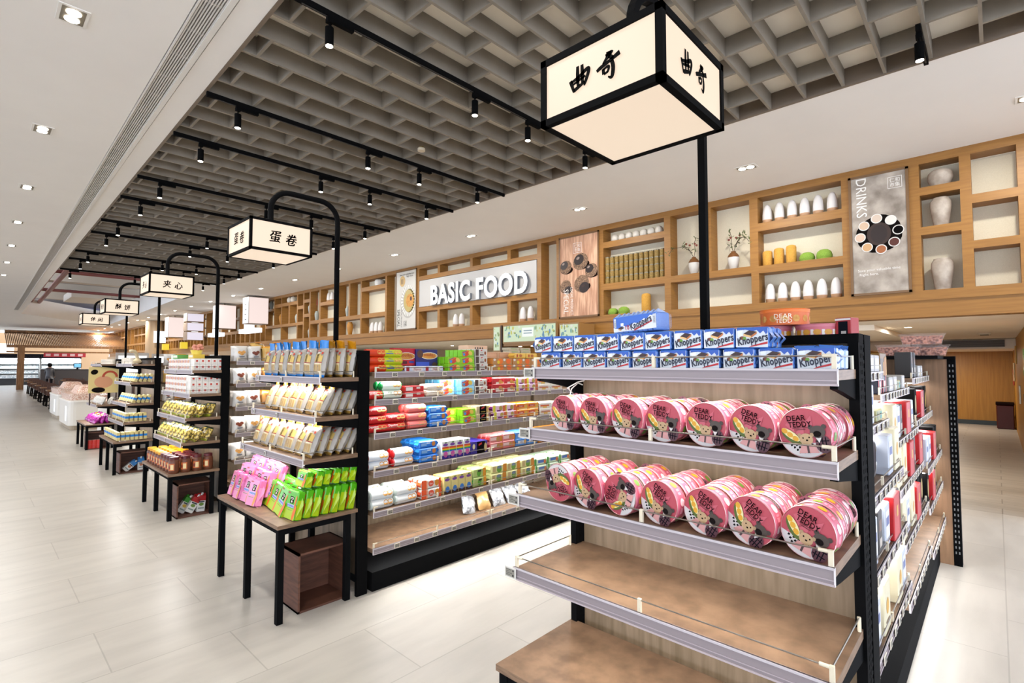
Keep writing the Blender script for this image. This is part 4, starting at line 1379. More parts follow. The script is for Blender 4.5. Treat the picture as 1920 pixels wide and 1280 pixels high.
# fifth rack: yellow sign, pouches, purple bags
t = empty('yellow_poster_sign', (1.90, 13.15, .876), SOUTH, 'yellow picture sign with a red arch standing on the farthest rack', 'sign')
b = MB(); b.box(-.24, .24, 0, .02, .24, .76, '#e2cf96'); b.box(-.22, -.20, 0, .02, 0, .24, '#4a3426'); b.box(.20, .22, 0, .02, 0, .24, '#4a3426'); b.build('board', t)
b = MB(); f = lambda l: (lambda x, y: Vector((x, -l, y)))
b.disc(f(.002), 0, .46, .15, .12, '#dba985', 16); b.disc(f(.003), -.15, .66, .06, .05, '#221c18', 12, .4)
for k in range(10):
    a, c = PI * k / 10, PI * (k + 1) / 10
    b.mark(f(.004), [(.10 + q * math.cos(w), .56 + q * math.sin(w)) for q, w in ((.13, a), (.09, a), (.09, c), (.13, c))], '#c05a36')
b.disc(f(.004), -.08, .30, .11, .055, '#2a201c', 12); b.build('printed_picture', t)
WP2 = MB(); s = pouch(WP2, .12, .16, .06, '#dcd9d2g', 12, 6, 6); WP2 = Kind('snack_bag', 'snack bag', WP2.mesh('snack_bag'))
for i in range(7):
    for c in range(2):
        if c and i > 1: continue
        WP2.put((1.74 + DX[4] + .13 * c, 13.2 + .15 * i, .877), (R_(-25), 0, WEST), f'white snack pouch leaning on the farthest rack, {nth(i)} along, {nth(c)} row', 'white pouches on the farthest rack')
def plain_bag(c, seed):
    b = MB(); pouch(b, .16, .18, .09, c if c in MATS else c + 'g', seed, 8, 8, amp=.010); return Kind('foil_bag', 'foil bag', b.mesh('foil_bag'))
PB = [plain_bag('foil_purple', 31), plain_bag('foil_purple', 32), plain_bag('#b09a2e', 33)]
for i in range(7):
    for c in range(3):
        PB[2 if (c == 1 and i % 2) else (i + c) % 2].put((1.63 + DX[4] + .11 * c, 13.2 + .16 * i, .5005), (R_(-40 + 20 * c), R_(random.uniform(-15, 15)), WEST + R_(random.uniform(-20, 20))), f'shiny foil snack bag on the farthest rack table, {nth(i)} along, {nth(c)} from the aisle', 'foil bags on the farthest rack table')
for i in range(8):
    PK.put((1.9 + DX[4], 13.2 + .14 * i, 1.6965), 0, f'pale tub on the top shelf of the farthest rack, {nth(i)} from the near end', 'pale tubs on the farthest rack')
TUBS2 = MB(); TUBS2.cyl((0, 0, 0), (0, 0, .09), .045, 12, '#d9534a', mcap='#e8e2d6'); TUBS2 = Kind('snack_tin', 'snack tin', TUBS2.mesh('snack_tin'))
for i in range(6): TUBS2.put((1.72 + .07 * (i % 3), 13.2, .003 + .0905 * (i // 3)), 0, f'small red and white tin in the farthest crate, {nth(i)} counted from lower left', 'small tins in the far crate')

# crates under the tables, with drink cartons
def crate(x, y, w, h, label, rz=0):
    b = MB(); d = .3
    for a in ((-w / 2, w / 2, 0, d, 0, .014), (-w / 2, w / 2, 0, d, h - .014, h), (-w / 2, -w / 2 + .014, 0, d, 0, h), (w / 2 - .014, w / 2, 0, d, 0, h), (-w / 2, w / 2, d - .012, d, 0, h)): b.box(*a, 'crate_wood')
    return tag(b.build('wooden_crate', None, (x, y, .001), (0, 0, rz)), label, 'crate')
crate(1.84, 13.12, .36, .34, 'dark wooden crate under the farthest rack table')
crate(1.845, 9.88, .38, .33, 'dark wooden crate under the fourth rack table')
crate(1.80, 6.58, .36, .37, 'dark wooden crate under the jar table')
crate(1.78, 3.5, .38, .4, 'dark wooden crate under the green snack packs')
def carton(c, c2, seed=0):
    b = MB(); b.box(-.04, .04, -.03, .03, 0, .17, '#e4e2dc'); b.box(-.0405, .0405, -.0305, .0305, .12, .171, c)
    b.add([(-.04, -.03, .171), (.04, -.03, .171), (.04, .03, .171), (-.04, .03, .171), (-.04, 0, .20), (.04, 0, .20)], [(0, 1, 5, 4), (3, 2, 5, 4), (0, 3, 4), (1, 2, 5)], c); body = b.mesh('carton')
    b = MB(); b.cyl((0, -.014, .185), (0, -.026, .205), .012, 10, '#e9e7e2'); cap = b.mesh('cap')
    b = MB(); f = front(.062); b.disc(f, 0, .08, .025, .018, c2, 12); b.rect(f, -.03, .03, .03, .045, '#9aa5a0'); b.rect(front(.063), -.03, .03, .10, .115, '#4a4e5a')
    return Kind('drink_carton', 'drink carton', None, [('carton', body), ('cap', cap), ('printed_front', b.mesh('printed_front'))])
CR, CG, CBl = carton('#b3262c', '#7f9a4c'), carton('#4d9c3a', '#d9b84a'), carton('#4f93c9', '#c98d6a')
CR.put((1.88, 6.70, .017), (0, R_(5), 0), 'red topped drink carton standing at the right in the jar table crate')
CR.put((1.76, 6.70, .030), (0, R_(32), 0), 'red topped drink carton leaning in the middle of the jar table crate')
CG.put((1.69, 6.76, .030), (0, R_(35), 0), 'green topped drink carton leaning left in the jar table crate')
CBl.put((1.74, 10.02, .034), (0, R_(50), 0), 'blue drink carton leaning over in the fourth rack crate')
CBl.put((1.95, 10.0, .017), (0, 0, 0), 'blue drink carton upright at the right in the fourth rack crate')

# ------------------------------------------------------------------ long biscuit gondola
LAYER = ['bottom', 'second', 'third', 'fourth']
SHN = ['top', 'second', 'third', 'fourth', 'fifth', 'lowest']
FY = 3.455


def stock(kind, sh, x0, n, pitch, layers, hh, rows, depth, desc, y0=FY, rot=0, z=None, tilt=0, jig=.003, where=None):
    z = (G2Z[sh] - .0035) if z is None else z
    where = where or f'{SHN[sh]} shelf'
    for r in range(rows):
        for k in range(layers):
            for i in range(n):
                lab = f'{desc}, {where}'
                if layers > 1: lab += f', {LAYER[k]} layer'
                if n > 1: lab += f', {nth(i)} from left'
                if rows > 1: lab += f', {("front", "middle", "rear", "back")[r]} row'
                kind.put((x0 + pitch * (i + .5) + random.uniform(-jig, jig), y0 + depth / 2 + (depth + .006) * r + .006 * k, z + hh * k + .0006), (tilt, 0, rot + random.uniform(-.03, .03)), lab, f'{desc} on the biscuit gondola')


RY = roll_kind('biscuit_roll', .185, .030, '#cbd23a', '#d6c52e', None, 'cookie', 'Mini', '#3a56a8', '#4c62c4')
RO = roll_kind('biscuit_roll', .185, .030, '#d8521f', '#c8331c', None, 'cookie')
RG = roll_kind('biscuit_roll', .195, .034, '#e6efe2', '#1f9a55', None, 'cookie', 'Vita', '#1c2c22', None)
RR = roll_kind('biscuit_roll', .20, .033, '#cf2f31', '#b8242a', None, 'cookie', 'Digestive', '#f4ece8', None)
RRT = roll_kind('biscuit_roll', .185, .026, '#c8272b', '#a91f24', '#e8e2dc', None)
RWB = roll_kind('biscuit_roll', .19, .026, '#e5e0d4', '#d8d2c4', None, 'cookie', 'Biscuit', '#a03030')
RRE = roll_kind('biscuit_roll', .20, .034, '#dfe3e6', '#c8232b', '#c9d4e6', 'cookie')
RWG = roll_kind('biscuit_roll', .21, .038, '#e4e6e4', '#c9d0c8', '#d8e0e2', 'cookie')
RP = roll_kind('biscuit_roll', .20, .033, '#e48a86', '#d7655f', None, 'cookie')
SW = lambda c, c2: [('d', -.15, .5, .30, .36, c2[0], .5), ('d', -.05, .45, .22, .30, c2[1], .6), ('d', .2, .55, .16, .30, c2[2], -.4), ('d', -.3, .35, .09, .2, c2[3]), ('p', [(-.46, .62), (-.1, .9), (-.1, .78), (-.46, .5)], '#a8469c')]
MULTI = ['#e2a12f', '#d85a3a', '#e8cf6a', '#4f9fd8']
BSG = box_kind('biscuit_box', .155, .062, .05, '#9fd02f', SW(0, MULTI), side='#8fd02a')
BSB = box_kind('biscuit_box', .155, .066, .05, '#a8d3e2', SW(0, MULTI), side='#79bfe0')
BWW = box_kind('wafer_box', .15, .066, .055, '#dcd7cd', [('r', -.49, -.22, .05, .95, '#5e4638'), ('d', .32, .45, .08, .26, '#a4622f'), ('r', -.12, .2, .12, .26, '#7a3f30'), ('p', [(-.06, .70), (.08, .78), (.08, .92), (-.06, .84)], '#c93430')], [('Torte', .26, '#6a665e', .02, .5)], cat='wafer box')
BRF = box_kind('biscuit_box', .225, .145, .06, '#c8283e', [('d', .08, .55, .40, .22, '#e8e4da'), ('d', .08, .55, .37, .19, '#d9a24a'), ('r', .2, .42, .15, .27, '#3a56a8'), ('r', -.1, .1, .1, .26, '#6a1626')], [('Filipinos', .30, '#b3262e', .08, .55, PI, .8)])
BPF = box_kind('biscuit_box', .225, .145, .06, '#2e2a78', [('d', .10, .62, .40, .21, '#e8e4da'), ('d', .10, .62, .37, .18, '#d9a24a'), ('d', -.32, .72, .14, .24, '#6d4630'), ('r', -.5, .1, .0, .25, '#4a68c4'), ('d', .35, .1, .12, .14, '#5a3826')], [('Filipinos', .30, '#b3262e', .10, .62, PI, .8)])
BRW = box_kind('biscuit_pack', .20, .045, .06, '#d6dbe6', [('d', .1, .45, .3, .42, '#e9e2da'), ('r', -.45, -.3, .1, .9, '#b3262e')], [('Filipinos', .6, '#b3262e', .1, .45)], pack=True, side='#c42b34', cat='biscuit pack')
BOL = box_kind('biscuit_box', .27, .058, .10, '#c99a66', [('d', -.12, .5, .13, .48, '#ee8b2c'), ('d', -.22, .35, .07, .28, '#e8cf2c'), ('d', .3, .5, .12, .46, '#ee8022'), ('d', -.42, .75, .06, .2, '#e9e2d8'), ('d', .08, .75, .06, .2, '#e9e2d8')], side='#e7a35a')
BCL = box_kind('biscuit_tray', .19, .06, .12, '#e6c8a8', [('r', -.46, .46, .12, .9, '#c99a7a'), ('r', -.42, .42, .2, .82, '#e2bb9a')], cat='biscuit tray')
BTY = box_kind('biscuit_tray', .26, .06, .14, '#e6c7ab', [('d', -.12 + .12 * k, .5, .03, .25, '#4b3024') for k in range(4)], cat='biscuit tray')
BPL = box_kind('biscuit_box', .16, .028, .10, '#c9c0a8', [('r', -.3, .3, .4, .6, '#9ab87a')])
BYE = box_kind('biscuit_pack', .17, .05, .09, '#edc76a', [('d', .0, .5, .14, .3, '#c98446'), ('d', -.3, .5, .06, .3, '#c9553a')], pack=True, cat='biscuit pack')
BRT = box_kind('biscuit_box', .19, .045, .06, '#c1242b', [('r', -.45, -.1, .2, .85, '#e8ded8'), ('r', .1, .3, .5, .85, '#d8d0ca')])
FRD = box_kind('biscuit_pack', .17, .085, .05, '#c4262d', [('r', -.2, .45, .1, .5, '#e9ddd0'), ('d', .15, .5, .14, .25, '#d29a4e'), ('d', .32, .35, .08, .2, '#e0b060')], pack=True, side='#b01f27', cat='biscuit pack')
FPY = box_kind('biscuit_pack', .165, .075, .05, '#e7c8d8', [('r', -.5, -.3, .05, .95, '#d8d23a'), ('d', .12, .55, .14, .3, '#b8a24a'), ('r', .28, .5, .1, .9, '#d9783a'), ('r', -.2, .1, .15, .35, '#8f3a84')], pack=True, side='#7b2c74', cat='biscuit pack')
FOR = box_kind('biscuit_pack', .17, .075, .05, '#e39a26', [('r', -.45, .1, .45, .75, '#c9452a'), ('d', .3, .45, .12, .3, '#d8b45a'), ('r', -.3, .4, .12, .25, '#f0d9a0')], [('Cream', .3, '#f4e8d0', -.15, .6)], pack=True, side='#d87a1c', cat='biscuit pack')
FBL = box_kind('biscuit_pack', .165, .075, .05, '#5d9ad6', [('r', -.3, .3, .3, .7, '#e3e8ee'), ('d', .32, .5, .12, .3, '#d6b06a')], [('Milk', .36, '#2c58a8', 0, .5)], pack=True, side='#2f7ccc', cat='biscuit pack')
FRP = box_kind('biscuit_pack', .17, .075, .05, '#d98a88', [('r', -.45, .05, .35, .75, '#ead0cc'), ('d', .12, .5, .12, .3, '#caa060'), ('r', .28, .48, .15, .8, '#d89a3a')], pack=True, side='#b33a3e', cat='biscuit pack')
BWO = box_kind('biscuit_box', .20, .06, .07, '#e2ddd2', [('r', -.4, .3, .45, .65, '#d96a2c'), ('r', -.2, .1, .1, .4, '#e0c070'), ('r', -.4, .3, .36, .44, '#e8a53c')])
BBL = box_kind('biscuit_pack', .19, .058, .06, '#2f86d2', [('d', .28, .5, .10, .36, '#c58b4a'), ('r', -.4, -.1, .3, .7, '#8fb6dc'), ('r', -.1, .1, .55, .75, '#c9d8e8')], pack=True, side='#3f9fe4', cat='biscuit pack')
BBK = box_kind('wafer_box', .155, .07, .06, '#d9c9a4', [('r', -.25, .3, .0, 1, '#1f1b1a'), ('d', .38, .5, .10, .4, '#d8b878'), ('p', [(-.12, .55), (.12, .72), (.12, .92), (-.12, .75)], '#c93430'), ('r', -.15, .2, .2, .28, '#b9a24a'), ('d', -.4, .5, .08, .3, '#cdbd9a')], cat='wafer box')
BBP = box_kind('wafer_box', .20, .11, .06, '#4a3aa0', [('r', -.15, .35, .0, .95, '#1a1618'), ('p', [(-.05, .6), (.15, .72), (.15, .88), (-.05, .76)], '#c93430'), ('d', .38, .45, .09, .35, '#d9c490'), ('d', -.35, .6, .08, .22, '#e9dfbc'), ('r', 0, .2, .25, .32, '#b9a24a')], cat='wafer box')
def tall(c, rb, c2):
    art = [('r', -.5, .5, .0, .22, c2)]
    if rb:
        for k, q in enumerate(('#d8302c', '#e8862a', '#e8d23a', '#3fa84e', '#2f7fd0')): art.append(('r', -.5, .5, .62 - .055 * k, .68 - .055 * k, q))
    art += [('d', 0, .26, .30, .17, '#d46ab0' if rb else '#4f8fd0'), ('d', -.05, .80, .36, .08, '#8a5aa8'), ('d', 0, .92, .2, .03, '#5a8a4a')]
    return box_kind('biscuit_box', .075, .15, .05, c, art)
BRB = tall('#e3e3df', True, '#4a3aa0'); BYB = tall('#dccf94', False, '#5a3a2a')
BOW = box_kind('biscuit_pack', .20, .075, .06, '#e2e0da', [('r', -.5, -.25, 0, 1, '#e8703e'), ('r', -.24, -.2, 0, 1, '#f0b08a'), ('r', .38, .5, 0, 1, '#e8703e'), ('d', -.02, .55, .14, .34, '#df6a4e'), ('d', .28, .55, .11, .36, '#d99a3a')], [('Sam', .3, '#f6ece4', -.02, .55)], pack=True, side='#e8703e', cat='biscuit pack')
FGJ = box_kind('jelly_pack', .16, .085, .07, '#b9c986', [('d', -.02, .45, .15, .34, '#6fae3a'), ('r', -.1, .15, .6, .8, '#3a3a2a'), ('r', .28, .5, .05, .95, '#e0a52e')], pack=True, side='#3fb84e', cat='jelly pack')
FCG = box_kind('jelly_pack', .20, .085, .09, '#e0dda6', [('d', .02, .42, .16, .36, '#7fb050'), ('d', .02, .66, .15, .18, '#8a9aa8'), ('r', .26, .5, .05, .95, '#d99a2a'), ('r', -.4, -.22, .2, .8, '#cbb88a')], pack=True, cat='jelly pack')
FGW = box_kind('snack_pack', .19, .07, .09, '#d5e6d0', [('r', -.2, .3, .3, .7, '#5f86c8'), ('d', .35, .4, .1, .3, '#d88a4a'), ('r', -.5, -.35, 0, 1, '#5fae4a')], pack=True, cat='snack pack')

b3 = stock
b3(RO, 0, 2.10, 1, .12, 3, .058, 1, .062, 'orange red biscuit roll beside the black upright')
b3(RY, 0, 2.215, 1, .19, 3, .058, 2, .062, 'yellow green biscuit roll')
b3(BRW, 0, 2.41, 1, .20, 1, .046, 2, .062, 'white and red biscuit pack')
b3(BRW, 0, 2.61, 1, .20, 1, .046, 2, .062, 'flat biscuit pack below the purple box')
b3(BRF, 0, 2.40, 1, .22, 1, .14, 1, .062, 'large red biscuit box standing upside down', y0=FY + .15, z=1.685)
b3(BPF, 0, 2.62, 1, .22, 1, .14, 1, .062, 'large purple biscuit box standing upside down', y0=FY + .13, z=1.68)
b3(BRT, 0, 2.40, 2, .22, 1, .046, 2, .062, 'red support box below the large upright biscuit boxes', y0=FY + .135)
b3(BSG, 0, 2.86, 1, .155, 2, .063, 4, .05, 'lime green biscuit box with colourful swirl at left')
b3(BSG, 0, 3.015, 1, .155, 3, .063, 4, .05, 'lime green biscuit box with colourful swirl at right')
b3(BWW, 0, 3.185, 1, .15, 3, .067, 4, .056, 'white and brown wafer box')
b3(BOL, 0, 3.40, 2, .275, 2, .059, 2, .10, 'long box printed with orange biscuits')
b3(BCL, 0, 3.42, 2, .20, 1, .06, 1, .12, 'clear peach biscuit tray', y0=FY + .15, z=1.757)
b3(BTY, 0, 3.30, 1, .26, 1, .06, 1, .14, 'long clear tray of small biscuits, on top of the peach trays', y0=FY + .24, z=1.82)
b3(BYE, 0, 3.70, 2, .175, 1, .05, 1, .09, 'soft yellow biscuit pack on the orange boxes', z=1.756)
b3(BPL, 0, 3.88, 2, .18, 4, .029, 1, .10, 'flat pale green biscuit box stacked at the back', y0=FY + .24, z=1.757)
b3(BOL, 0, 3.95, 2, .275, 2, .059, 2, .10, 'long orange biscuit box, far bay')

b3(RR, 1, 2.085, 1, .12, 1, .066, 1, .07, 'short red biscuit roll beside the black upright')
b3(RG, 1, 2.20, 1, .20, 2, .066, 2, .07, 'green and white biscuit roll')
b3(BRT, 1, 2.41, 1, .20, 2, .047, 2, .062, 'thin red biscuit box')
b3(RWB, 1, 2.63, 1, .20, 2, .053, 2, .06, 'cream and brown biscuit roll')
b3(BSB, 1, 2.84, 1, .155, 2, .067, 4, .05, 'pale blue biscuit box with colourful swirl at left', y0=FY + .08)
b3(BSB, 1, 3.01, 1, .155, 2, .067, 4, .05, 'pale blue biscuit box with colourful swirl at right')
b3(BWW, 1, 3.175, 1, .155, 2, .067, 4, .056, 'white wafer box with brown end')
b3(FRD, 1, 3.40, 2, .16, 2, .058, 3, .055, 'crumpled red biscuit pack', jig=.01)
b3(FPY, 1, 3.73, 2, .16, 2, .06, 3, .055, 'pink and yellow biscuit pack')
b3(BWO, 1, 4.05, 2, .21, 2, .061, 3, .07, 'white box with orange stripe')

b3(RR, 2, 2.095, 1, .13, 3, .066, 2, .07, 'red biscuit roll end beside the black upright')
b3(RR, 2, 2.235, 1, .20, 2, .066, 2, .07, 'red biscuit roll with white lettering')
b3(RP, 2, 2.445, 1, .20, 3, .065, 2, .07, 'pale red biscuit roll')
b3(BBL, 2, 2.66, 1, .20, 3, .055, 3, .06, 'bright blue biscuit pack')
b3(BSG, 2, 2.87, 1, .15, 2, .063, 4, .05, 'green swirl box on the third shelf, left stack', y0=FY + .08)
b3(BSG, 2, 3.03, 1, .155, 2, .063, 4, .05, 'green swirl box on the third shelf, right stack')
b3(BBK, 2, 3.195, 1, .155, 2, .071, 3, .06, 'black and cream wafer box')
b3(FPY, 2, 3.42, 2, .155, 2, .064, 3, .055, 'purple and pink biscuit pack', jig=.008)
b3(FOR, 2, 3.74, 2, .165, 2, .064, 3, .055, 'orange cream biscuit pack', jig=.008)
b3(BWO, 2, 4.08, 2, .21, 2, .061, 3, .07, 'white carton with a biscuit picture')

for i, (x, z) in enumerate(((2.19, 0), (2.19, .062), (2.42, 0), (2.42, .064))):
    for r in range(4 if z == 0 else 2):
        RRE.put((x + .02 * r, FY + .05 + .072 * r, G2Z[3] - .003 + z), 0, f'white biscuit roll with red ends, fourth shelf, {("left lower", "left upper", "right lower", "right upper")[i]}, {nth(r)} row', 'white biscuit rolls with red ends')
b3(BBL, 3, 2.56, 1, .20, 3, .058, 4, .06, 'blue square biscuit pack')
b3(BRB, 3, 2.79, 4, .082, 1, .15, 3, .05, 'tall white box with rainbow stripes')
b3(BBP, 3, 3.13, 1, .20, 1, .115, 4, .06, 'purple and black wafer box')
b3(FRP, 3, 3.37, 2, .17, 2, .066, 3, .055, 'red and pink biscuit pack')
b3(FBL, 3, 3.72, 2, .165, 2, .066, 3, .055, 'blue milk biscuit pack')
b3(FOR, 3, 4.06, 3, .165, 2, .066, 3, .055, 'orange biscuit pack at the far end')

b3(RWG, 4, 2.11, 2, .225, 2, .068, 3, .08, 'large white and gold biscuit roll')
b3(BOW, 4, 2.58, 1, .21, 2, .077, 3, .06, 'orange and white biscuit pack')
b3(BYB, 4, 2.82, 4, .080, 1, .15, 3, .05, 'tall cream box with blue picture')
b3(FGJ, 4, 3.15, 1, .17, 2, .08, 3, .07, 'green fruit jelly pack')
b3(FCG, 4, 3.38, 3, .205, 2, .08, 3, .09, 'cream and green jelly pack', jig=.008)
b3(FGW, 4, 4.0, 3, .20, 2, .07, 3, .09, 'pale green snack pack')
SB = plain_bag('foil_silver', 41); KB = plain_bag('#c9a878', 42)
for i in range(5): (SB if i != 1 else KB).put((3.22 + .2 * i, FY + .12, .3175), (R_(-30), R_(16 - 8 * i), 0), f'{"silver" if i != 1 else "brown paper"} snack bag lying on the lowest shelf, {nth(i)} from left', 'snack bags on the lowest shelf')

# ------------------------------------------------------------------ white cookie bags behind the egg roll rack
def cookie_bag(c, top, disc, seed, win=None):
    b = MB(); s = pouch(b, .155, .185, .085, lambda u, v: (top + 'g') if v > .9 else c + 'g', seed, 8, 10, amp=.006); bag = b.mesh('bag')
    b = MB(); q = lambda l: (lambda x, y: s(x, y) + Vector((0, -l, 0)))
    for k, (x, y) in enumerate(((-.022, .10), (.024, .105), (0, .085))): b.disc(q(.001 + .001 * k), x, y, .024, .019, disc, 12)
    b.rect(q(.001), -.028, .034, .046, .054, '#6a6e78', 3); b.rect(q(.001), -.02, .02, .036, .040, '#9a9ea6', 2)
    if win:
        rn = random.Random(seed)
        for k in range(14): b.disc(q(.0015 + .0003 * k), rn.uniform(-.05, .05), rn.uniform(.03, .12), .015, .013, win, 8)
    return Kind('cookie_bag', 'cookie bag', None, [('bag', bag), ('printed_front', b.mesh('printed_front'))])
CB = cookie_bag('#dedad4', '#e6e2dc', 'cookie', 51); CB2 = cookie_bag('#dedad4', '#e6e2dc', '#8a4a2c', 52); YB = cookie_bag('#d9b878', '#e0a93e', '#d99a3a', 53); NB = cookie_bag('#b98a4c', '#a87a3e', '#a8702c', 54, '#b5803c')
for sh, z in enumerate(G3Z[:5]):
    for i in range(6):
        k = (YB if sh == 0 else NB) if i == 2 else (CB, CB2)[(i + sh) % 2]
        n = 'golden' if i == 2 else 'white'
        for r in range(2):
            k.put((2.24 + .165 * i, 6.58 + .10 * r, z - .003), (R_(-8 + random.uniform(-4, 4)), R_(random.uniform(-5, 5)), R_(random.uniform(-12, 8))), f'{n} cookie bag, {SHN[sh]} shelf behind the egg roll rack, {nth(i)} from left, {("front", "back")[r]} row', 'cookie bags behind the egg roll rack')
YB.put((2.50, 6.62, G3Z[0] + .15), (R_(-70), 0, .2), 'golden cookie bag lying on top of the upright bags, nearer the left')
YB.put((2.68, 6.60, G3Z[0] + .15), (R_(-65), 0, -.2), 'golden cookie bag lying on top of the upright bags, nearer the egg rolls')
for sh, z in enumerate((1.68, 1.4, 1.1, .8)):
    for i in range(5): (CB, YB, CB2, NB)[(i + sh) % 4].put((2.28 + .17 * i, 9.95, z - .003), R_(4 * (i % 3)), f'snack bag, {SHN[sh]} shelf behind the jar rack, {nth(i)} from left', 'snack bags behind the jar rack')

# ------------------------------------------------------------------ gift tins and boxes on the right gondola
def gift(name, w, h, d, c, art=(), txt=(), soft=.004, top=None): return box_kind(name, w, h, d, c, art, txt, soft, 'gift box', top)
GN = gift('gift_box', .12, .10, .10, '#252a4a', [('r', -.5, -.25, 0, 1, '#c0262c'), ('r', .25, .5, 0, 1, '#c0262c'), ('r', -.2, .2, .3, .7, '#d9d4ce')])
GS = gift('gift_tin', .14, .09, .12, '#b9b6b2', [('r', -.4, .4, .2, .8, '#dcd8d4')], top='#e0deda')
GG = gift('gift_tin', .22, .13, .16, '#8a6a2c', [('r', -.45, -.1, .1, .75, '#5a3f1c'), ('r', -.02, .12, .0, .6, '#d9a23c'), ('r', .15, .3, .0, .8, '#c98a2c'), ('r', .34, .46, 0, .85, '#e0b04a')], top='#cbb487')
GNB = gift('gift_tin', .26, .10, .18, '#1e2a44', [('r', -.4, .4, .3, .5, '#33456a')])
GR = gift('gift_box', .20, .20, .14, '#c81f26', [('r', -.15, .1, .5, .75, '#d9a83a'), ('r', .38, .5, 0, 1, '#8f1418')])
GC = gift('gift_box', .15, .21, .12, '#e0d8bc', [('d', 0, .5, .22, .16, '#d8ac3a'), ('r', -.3, .3, .2, .24, '#8a6a3a')], top='#e8e4d8')
GW = gift('gift_box', .13, .19, .11, '#c9cdd6', [('r', -.4, .4, .2, .85, '#e2e2e4'), ('r', -.3, .3, .5, .7, '#6a78a8')])
GK = gift('gift_box', .13, .22, .10, '#23201f', [('d', 0, .5, .3, .3, '#b99a3a')])
GD = gift('gift_box', .10, .19, .10, '#3a3430', [('r', -.3, .3, .55, .8, '#8a6a58'), ('r', -.3, .3, .2, .4, '#c9bfb4')])
GGr = gift('gift_box', .16, .06, .11, '#b9b58a', [('d', -.3, .5, .1, .4, '#5a7a34'), ('r', .1, .45, .2, .8, '#5fa89a')])
PT = gift('gift_tin', .16, .15, .08, '#1f222c', [('r', -.42, .42, .1, .9, '#14161c'), ('d', -.15, .65, .16, .16, '#e0a04a'), ('d', .1, .75, .12, .12, '#e8b058'), ('d', -.1, .3, .18, .14, '#d8963c'), ('d', .15, .4, .1, .12, '#e0a850')], soft=.012)
b = MB(); b.cyl((0, 0, 0), (0, .07, 0), .085, 28, '#a7a4a0m'); b.cyl((0, -.004, 0), (0, 0, 0), .078, 28, '#4a2f2a'); b.tube([(.083 * math.cos(PI * k / 14), -.003, .083 * math.sin(PI * k / 14)) for k in range(29)], .005, 6, '#d5d2cem')
RT = Kind('round_gift_tin', 'gift tin', b.mesh('round_gift_tin'))
GL = 'gift boxes and tins on the right gondola'
BAYS = [2.21, 3.40, 4.60, 5.76]
def gput(k, x, bay, lv, label, dz=0, dy=.07, rz=0):
    z = G1Z[bay][lv] - .0035; y = G1Y[bay][lv] + dy
    return k.put((x, y, z + dz + .0006), (0, 0, rz), label, None)
gn = ['navy and red', 'silver', 'black cookie picture', 'cream', 'white', 'red', 'black', 'dark', 'green']
rows = {
    (0, 0): [(PT, 2.95, 0), (GS, 2.40, 0), (GN, 2.60, 0), (GN, 2.76, 0), (GS, 3.14, 0), (GS, 3.30, 0)],
    (0, 1): [(GGr, 2.42, 0), (GGr, 2.62, 0), (GGr, 2.62, .062), (GGr, 2.82, 0), (GGr, 2.82, .062), (GW, 3.0, 0), (GGr, 3.22, 0)],
    (0, 2): [(RT, 2.80, .086), (GW, 2.4, 0), (GW, 2.58, 0), (GC, 3.30, 0), (GW, 3.12, 0), (RT, 2.98, .086)],
    (0, 3): [(GD, 2.4, 0), (GW, 2.55, 0), (GD, 2.72, 0), (GW, 2.88, 0), (GR, 3.07, 0), (GD, 3.25, 0)],
    (0, 4): [(GW, 2.5, 0), (GC, 2.7, 0), (GC, 3.1, 0), (GW, 3.28, 0)],
    (1, 0): [(GN, 3.52, 0), (GN, 3.68, 0), (GS, 3.86, 0), (GS, 4.04, 0), (GGr, 4.22, 0), (GS, 4.42, 0)],
    (1, 1): [(GC, 3.60, 0), (GW, 3.78, 0), (GD, 3.94, 0), (GR, 4.12, 0), (GD, 4.28, 0), (GW, 4.44, 0)],
    (1, 2): [(GC, 3.52, 0), (GC, 3.74, 0), (GR, 3.98, 0), (GD, 4.16, 0), (GD, 4.30, 0), (GR, 4.49, 0)],
    (1, 3): [(GC, 3.52, 0), (GW, 3.7, 0), (GC, 3.9, 0), (GR, 4.1, 0), (GK, 4.3, 0), (GK, 4.48, 0)],
    (2, 0): [(GD, 4.80, 0), (GD, 4.96, 0), (GS, 5.14, 0), (GS, 5.32, 0)],
    (2, 1): [(GK, 4.78, 0), (GR, 5.02, 0), (GK, 5.24, 0), (GK, 5.48, 0)],
    (2, 2): [(GW, 4.76, 0), (GW, 4.95, 0), (GR, 5.16, 0), (GK, 5.36, 0), (GK, 5.54, 0)],
    (2, 3): [(GK, 4.78, 0), (GR, 5.0, 0), (GK, 5.2, 0), (GK, 5.42, 0)],
}
kn = {id(PT): 'black square tin with cookie picture', id(GS): 'silver grey gift tin', id(GN): 'navy and red gift box', id(GGr): 'flat green gift box', id(GW): 'pale gift box', id(RT): 'round silver rimmed tin on edge', id(GC): 'cream gift box with gold dot', id(GD): 'dark gift box', id(GR): 'bright red gift box', id(GK): 'black gift box with gold oval'}
for (bay, lv), L in rows.items():
    for q, (k, x, dz) in enumerate(L):
        gput(k, x, bay, lv, f'{kn[id(k)]}, {("near", "middle", "far")[bay]} bay of right gondola, {SHN[lv]} shelf, {nth(q)} item', dz, .075)
for i, x in enumerate((2.60, 2.84, 3.1)): gput(GG if i == 2 else GNB, x, 0, 0, f'{"gold" if i == 2 else "navy"} tin standing behind the front row, near bay top shelf, {nth(i)} along', .0, .24)
gput(GG, 3.62, 1, 0, 'gold tin with biscuit picture on top of the navy boxes in the middle bay', .101, .10)
gput(GNB, 3.98, 1, 0, 'long dark blue tin behind the silver tins in the middle bay', .0, .24)
